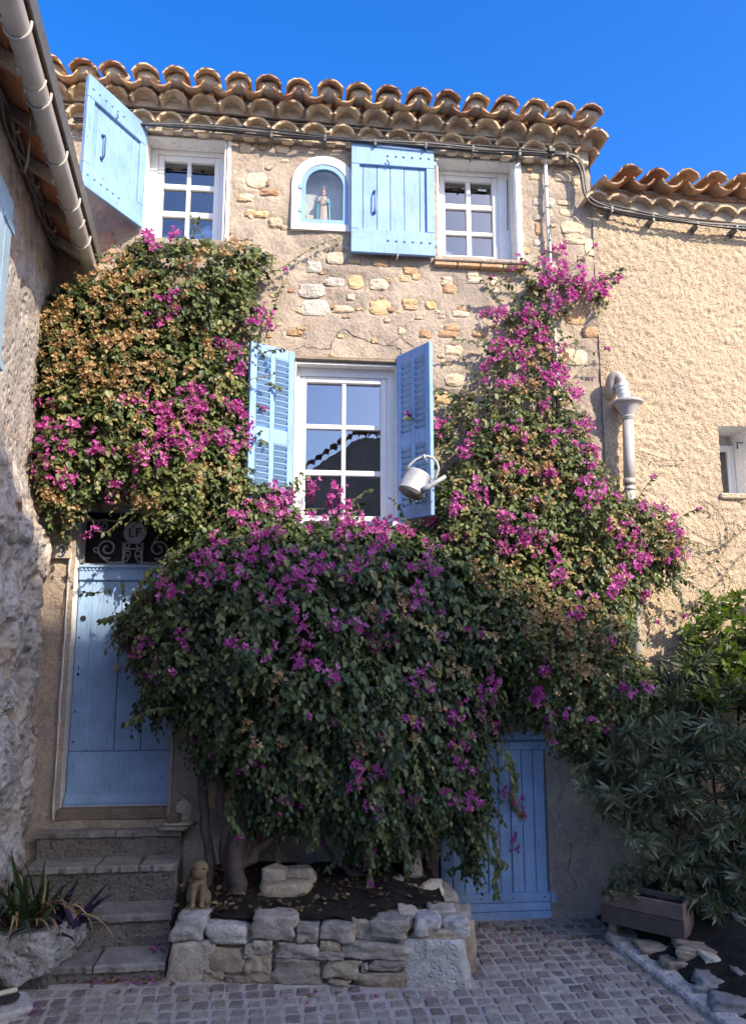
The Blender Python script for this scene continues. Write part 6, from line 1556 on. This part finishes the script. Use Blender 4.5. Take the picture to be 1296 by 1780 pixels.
def loose(parent, fd, n, seed, up=.15):
    r = random.Random(seed); gz_, gx_ = np.gradient(fd.d)
    ks = np.argwhere(fd.ins & (fd.d < .05))
    for _ in range(n):
        k = ks[r.randrange(len(ks))]; x, z = fd.X[k[0], k[1]], fd.Z[k[0], k[1]]; d = Vector((-gx_[k[0], k[1]], 0, -gz_[k[0], k[1]]))
        if d.length < 1e-6: continue
        d = (d.normalized()+Vector((r.uniform(-.6, .6), r.uniform(-.5, .1), r.uniform(-.3, .5)+up))).normalized(); L = r.uniform(.12, .30)
        p = Vector((x, -max(.05, fd.w[k[0], k[1]]*.8), z))-d*.08; P = []
        for i in range(5): P.append(p.copy()); p = p+d*(L+.08)/4; d = (d+Vector((r.uniform(-.15, .15), -.05, -.22))).normalized()
        for q in P: q.y = min(q.y, -.02)
        if min(q.x for q in P) < -1.75 or any(-1.7 < q.x < -.8 and 2.3 < q.z < 3.05 for q in P): continue
        shoot(parent, None, 0, r.random() < .25, .014, (.03, .05), P)
loose(A_, fA, 30, 1); loose(B_, fB, 34, 2, -.1); loose(C_, fC, 42, 3)

# --- oleander, laurel and trough plants at the right
def whorls(name, label, n, place, mat, leaf, wr, nl, stem, base, nobj, up=.35, group=None, tilt=.6):
    t = thing(name, label, 'shrub', base)
    V = []; TN = []; SB = []; SE = []; objs = []
    ml = [single_leaf('leaf', mat, 600+k, wr) for k in range(8)]
    for k in range(n):
        p, d = place(); d = np.array(d)/np.linalg.norm(d); L = RNG.uniform(*stem); b = p-d*L
        SB.append(b); SE.append(p)
        u = np.cross(d, [.1, .2, .9]); u /= np.linalg.norm(u); v = np.cross(d, u); m_ = int(nl*RNG.uniform(.7, 1.3))
        P = []; T = []; N = []
        for q in range(m_):
            s = q/m_; a = q*2.4+RNG.uniform(-.3, .3); rdir = u*math.cos(a)+v*math.sin(a)
            op = .35+.75*(1-s)+RNG.normal(0, .12)
            P.append(p-d*L*.75*(1-s)); T.append(d*(1.0-.55*(1-s))+rdir*op*tilt*1.6+np.array([0, 0, -.12*(1-s)])); N.append(d*.8-rdir*.5+np.array([0, -.05, .3]))
        Ls = RNG.uniform(*leaf, m_); vv = leaf_geo(np.array(P), np.array(T), np.array(N), Ls, wr, .03, .08)
        objs.append((pj(p)[2], len(V))); V.append(vv); TN.append(np.clip(RNG.normal(.45, .2, m_), 0, .85))
    objs.sort(); take = 0; chosen = set()
    tot = 0
    for d_, i in objs:
        if tot >= nobj: break
        chosen.add(i); tot += len(V[i])
    keep = [V[i] for i in range(n) if i not in chosen]
    for i in chosen:
        for q in range(len(V[i])):
            me = leaves_mesh('leaf', V[i][q:q+1], mat, TN[i][q:q+1]); link(bpy.data.objects.new('leaf', me), t)
    if keep:
        o = link(bpy.data.objects.new('foliage', leaves_mesh('foliage', np.concatenate(keep), mat, np.concatenate([TN[i] for i in range(n) if i not in chosen]))), t); tag(o, kind='stuff')
    Vt, Ft = twigs_mesh(np.array(SB), np.array(SE), .005); o = link(bpy.data.objects.new('twigs', np_mesh('twigs', Vt, Ft, 'twig')), t); tag(o, kind='stuff')
    return t, SB
def inpoly(poly):
    xs = [p[0] for p in poly]; ys = [p[1] for p in poly]
    while True:
        x, y = RNG.uniform(min(xs), max(xs)), RNG.uniform(min(ys), max(ys)); c = False; j = len(poly)-1
        for i in range(len(poly)):
            if (ys[i] > y) != (ys[j] > y) and x < (xs[j]-xs[i])*(y-ys[i])/(ys[j]-ys[i])+xs[i]: c = not c
            j = i
        if c: return x, y
OP = [(1010, 1375), (1045, 1330), (1060, 1270), (1110, 1220), (1150, 1160), (1200, 1120), (1296, 1085), (1420, 1060), (1420, 1700), (1310, 1690), (1235, 1640), (1205, 1580), (1190, 1530), (1110, 1470), (1060, 1420)]
def pl_o():
    x, y = inpoly(OP); wv = RNG.uniform(.25, .85)*(1 if y > 1250 else .7); p = F(x, y, wv); p = np.array(p[:])
    d = np.array([RNG.normal(-.25, .5), -.55+RNG.normal(0, .3), RNG.normal(.15, .45)]); return p, d
ole, _ = whorls('oleander', 'big shaded oleander with long narrow leaves behind the wooden trough', 520, pl_o, 'oleander', (.085, .145), .085, 22, (.10, .2), (2.55, -.3, .2), 280, tilt=.5)
for k in range(9):
    x = 2.35+.12*k+random.uniform(-.04, .04); m = MB(); branch_tube(m, [(2.45+.06*k, -.25-.03*k, .1), (x, -.35, .5), (x+random.uniform(-.3, .2), -.45, 1.0), (x+random.uniform(-.5, .3), -.5, 1.5)], .016, .006, 6, .008); m.build('stem', 'bark', ole, True)
LP = [(1200, 1060), (1225, 1025), (1270, 1030), (1320, 1010), (1420, 1000), (1420, 1230), (1200, 1225), (1180, 1130)]
def pl_l():
    x, y = inpoly(LP); p = np.array(F(x, y, RNG.uniform(.08, .60))[:]); d = np.array([RNG.normal(-.1, .5), -.6, RNG.normal(.3, .4)]); return p, d
lau, _ = whorls('laurel_bush', 'bright green glossy bush catching sun above the oleander', 210, pl_l, 'laurel', (.05, .08), .22, 13, (.08, .16), (3.1, -.15, .2), 120)
for k in range(4):
    m = MB(); branch_tube(m, [(3.0+.12*k, -.15, .1), (3.0+.1*k, -.2, .9), (2.95+.14*k, -.2, 1.8)], .014, .006, 6, .01); m.build('stem', 'bark', lau, True)
RP = [(1050, 1560), (1060, 1510), (1100, 1495), (1150, 1500), (1200, 1530), (1240, 1560), (1215, 1590), (1150, 1585), (1090, 1570)]
def pl_r():
    x, y = inpoly(RP); p = np.array(F(x, y, RNG.uniform(.45, .72))[:]); d = np.array([RNG.normal(0, .5), -.5, RNG.normal(.1, .5)]); return p, d
tro, _ = whorls('trough_plant', 'small dark leafy plant spilling over the wooden trough', 70, pl_r, 'oleander', (.035, .06), .26, 12, (.05, .1), (2.2, -.55, .3), 100)
UP = [(1100, 1260), (1180, 1150), (1280, 1100), (1420, 1090), (1420, 1250), (1250, 1300)]

# --- strap-leaved plant on the boulder
def strap(name, label, base, n, ln, wd, mats, spread, seed, group=None, dead=.3):
    t = thing(name, label, 'plant', base); r = random.Random(seed)
    for k in range(n):
        az = r.uniform(-math.pi, math.pi); el = r.uniform(*spread); L = r.uniform(*ln); dry = r.random() < dead
        d = Vector((math.cos(az)*math.cos(el), math.sin(az)*math.cos(el), math.sin(el))); p = Vector(base)+Vector((r.uniform(-.10, .10), r.uniform(-.08, .08), 0))
        N = 9; vs = []; fs = []; side = Vector((-math.sin(az), math.cos(az), 0)); g = r.uniform(.5, 1.7) if not dry else r.uniform(1.5, 3.2)
        for i in range(N+1):
            s = i/N; wv = wd*r.uniform(.92, 1.08)*(1-s**2.2)*(.55+.45*min(1, s*4)); 
            if dry: wv *= .75
            q = p.copy(); nn = d.cross(side).normalized()
            vs += [tuple(q-side*wv), tuple(q+nn*wv*(-.25)), tuple(q+side*wv)]
            d = (d+Vector((0, 0, -g*.11*(.3+1.5*s)))+Vector((r.uniform(-.05, .05), r.uniform(-.05, .05), 0))*(2 if dry else 1)).normalized(); p = p+d*(L/N)
            if p.z < base[2]-.01 and (p-Vector(base)).length < .2: p.z = base[2]-.01
        for i in range(N):
            for j in range(2): fs.append((3*i+j, 3*i+j+1, 3*i+j+4, 3*i+j+3))
        me = np_mesh('leaf', np.array(vs), np.array(fs), mats[1] if dry else mats[0], True, np.full(len(vs), r.uniform(.1, .8)))
        link(bpy.data.objects.new('leaf', me), t)
    return t
bx = lb.matrix_basis.translation
strap('strap_leaf_plant', 'clump of green and withered strap leaves growing on the white boulder', (bx.x+.04, bx.y+.0, bx.z+.10), 90, (.28, .52), .019, ('iris_leaf', 'dry_leaf'), (.45, 1.45), 3, dead=.38)
strap('purple_plant', 'dark purple trailing plant with pointed leaves beside the steps', (bx.x+.24, bx.y+.0, bx.z+.11), 30, (.16, .30), .022, ('purple_leaf', 'purple_leaf'), (-.2, 1.2), 5, dead=0)

# --- litter: fallen bracts and leaves
def litter(name, label, mat, n, spots, size, cat, zf=None):
    P = []; 
    for k in range(n):
        px, py, rx, ry, z = spots[int(RNG.integers(len(spots)))]
        p = G(px+RNG.normal(0, rx), py+RNG.normal(0, ry), z); P.append((p.x, p.y, p.z+.006))
    P = np.array(P); T = np.stack([RNG.normal(0, 1, n), RNG.normal(0, 1, n), RNG.normal(0, .15, n)], 1); N = RNG.normal(0, .35, (n, 3))+np.array([0, 0, 1])
    V = leaf_geo(P, T, N, RNG.uniform(*size, n), .36, .15, .15); V[..., 2] = np.maximum(V[..., 2], P[:, None, 2]-.004)
    o = link(bpy.data.objects.new(name, leaves_mesh(name, V, mat, RNG.uniform(0, 1, n)))); tag(o, label, cat, kind='stuff')
litter('fallen_bracts', 'magenta bracts fallen at the foot of the steps and on the cobbles', 'bract', 90, [(165, 1706, 14, 3, 0.0), (175, 1705, 12, 3, 0), (250, 1709, 30, 3, 0), (60, 1755, 6, 5, 0), (560, 1735, 150, 8, 0), (900, 1640, 40, 14, 0), (270, 1650, 10, 4, .09)], (.02, .032), 'bracts')
litter('dead_leaves', 'brown dead leaves blown against the bottom step', 'litter', 190, [(200, 1706, 40, 3, 0.0), (260, 1709, 30, 3, 0), (150, 1705, 20, 3, 0), (600, 1728, 160, 5, 0), (1000, 1640, 60, 20, 0), (120, 1652, 20, 4, .09), (870, 1612, 40, 4, 0), (1100, 1648, 20, 6, 0.0)], (.018, .04), 'leaves')
def bed_litter():
    n = 520; x = RNG.uniform(-.70, .9, n); f = RNG.uniform(.1, .97, n); y = -np.array([f[i]*(plw(x[i])-.08) for i in range(n)]); z = np.array([soilz(x[i], y[i]) for i in range(n)])+.014
    sel = (RNG.random(n) < np.where(x < -.3, 1, .35)); x, y, z = x[sel], y[sel], z[sel]; n = len(x)
    V = leaf_geo(np.stack([x, y, z], 1), np.stack([RNG.normal(0, 1, n), RNG.normal(0, 1, n), RNG.normal(0, .3, n)], 1), RNG.normal(0, .4, (n, 3))+np.array([0, -.2, 1]), RNG.uniform(.025, .055, n), .36, .15, .15)
    o = link(bpy.data.objects.new('dry_litter', leaves_mesh('dry_litter', V, 'litter', RNG.uniform(0, 1, n))), bed); tag(o, kind='stuff')
bed_litter()
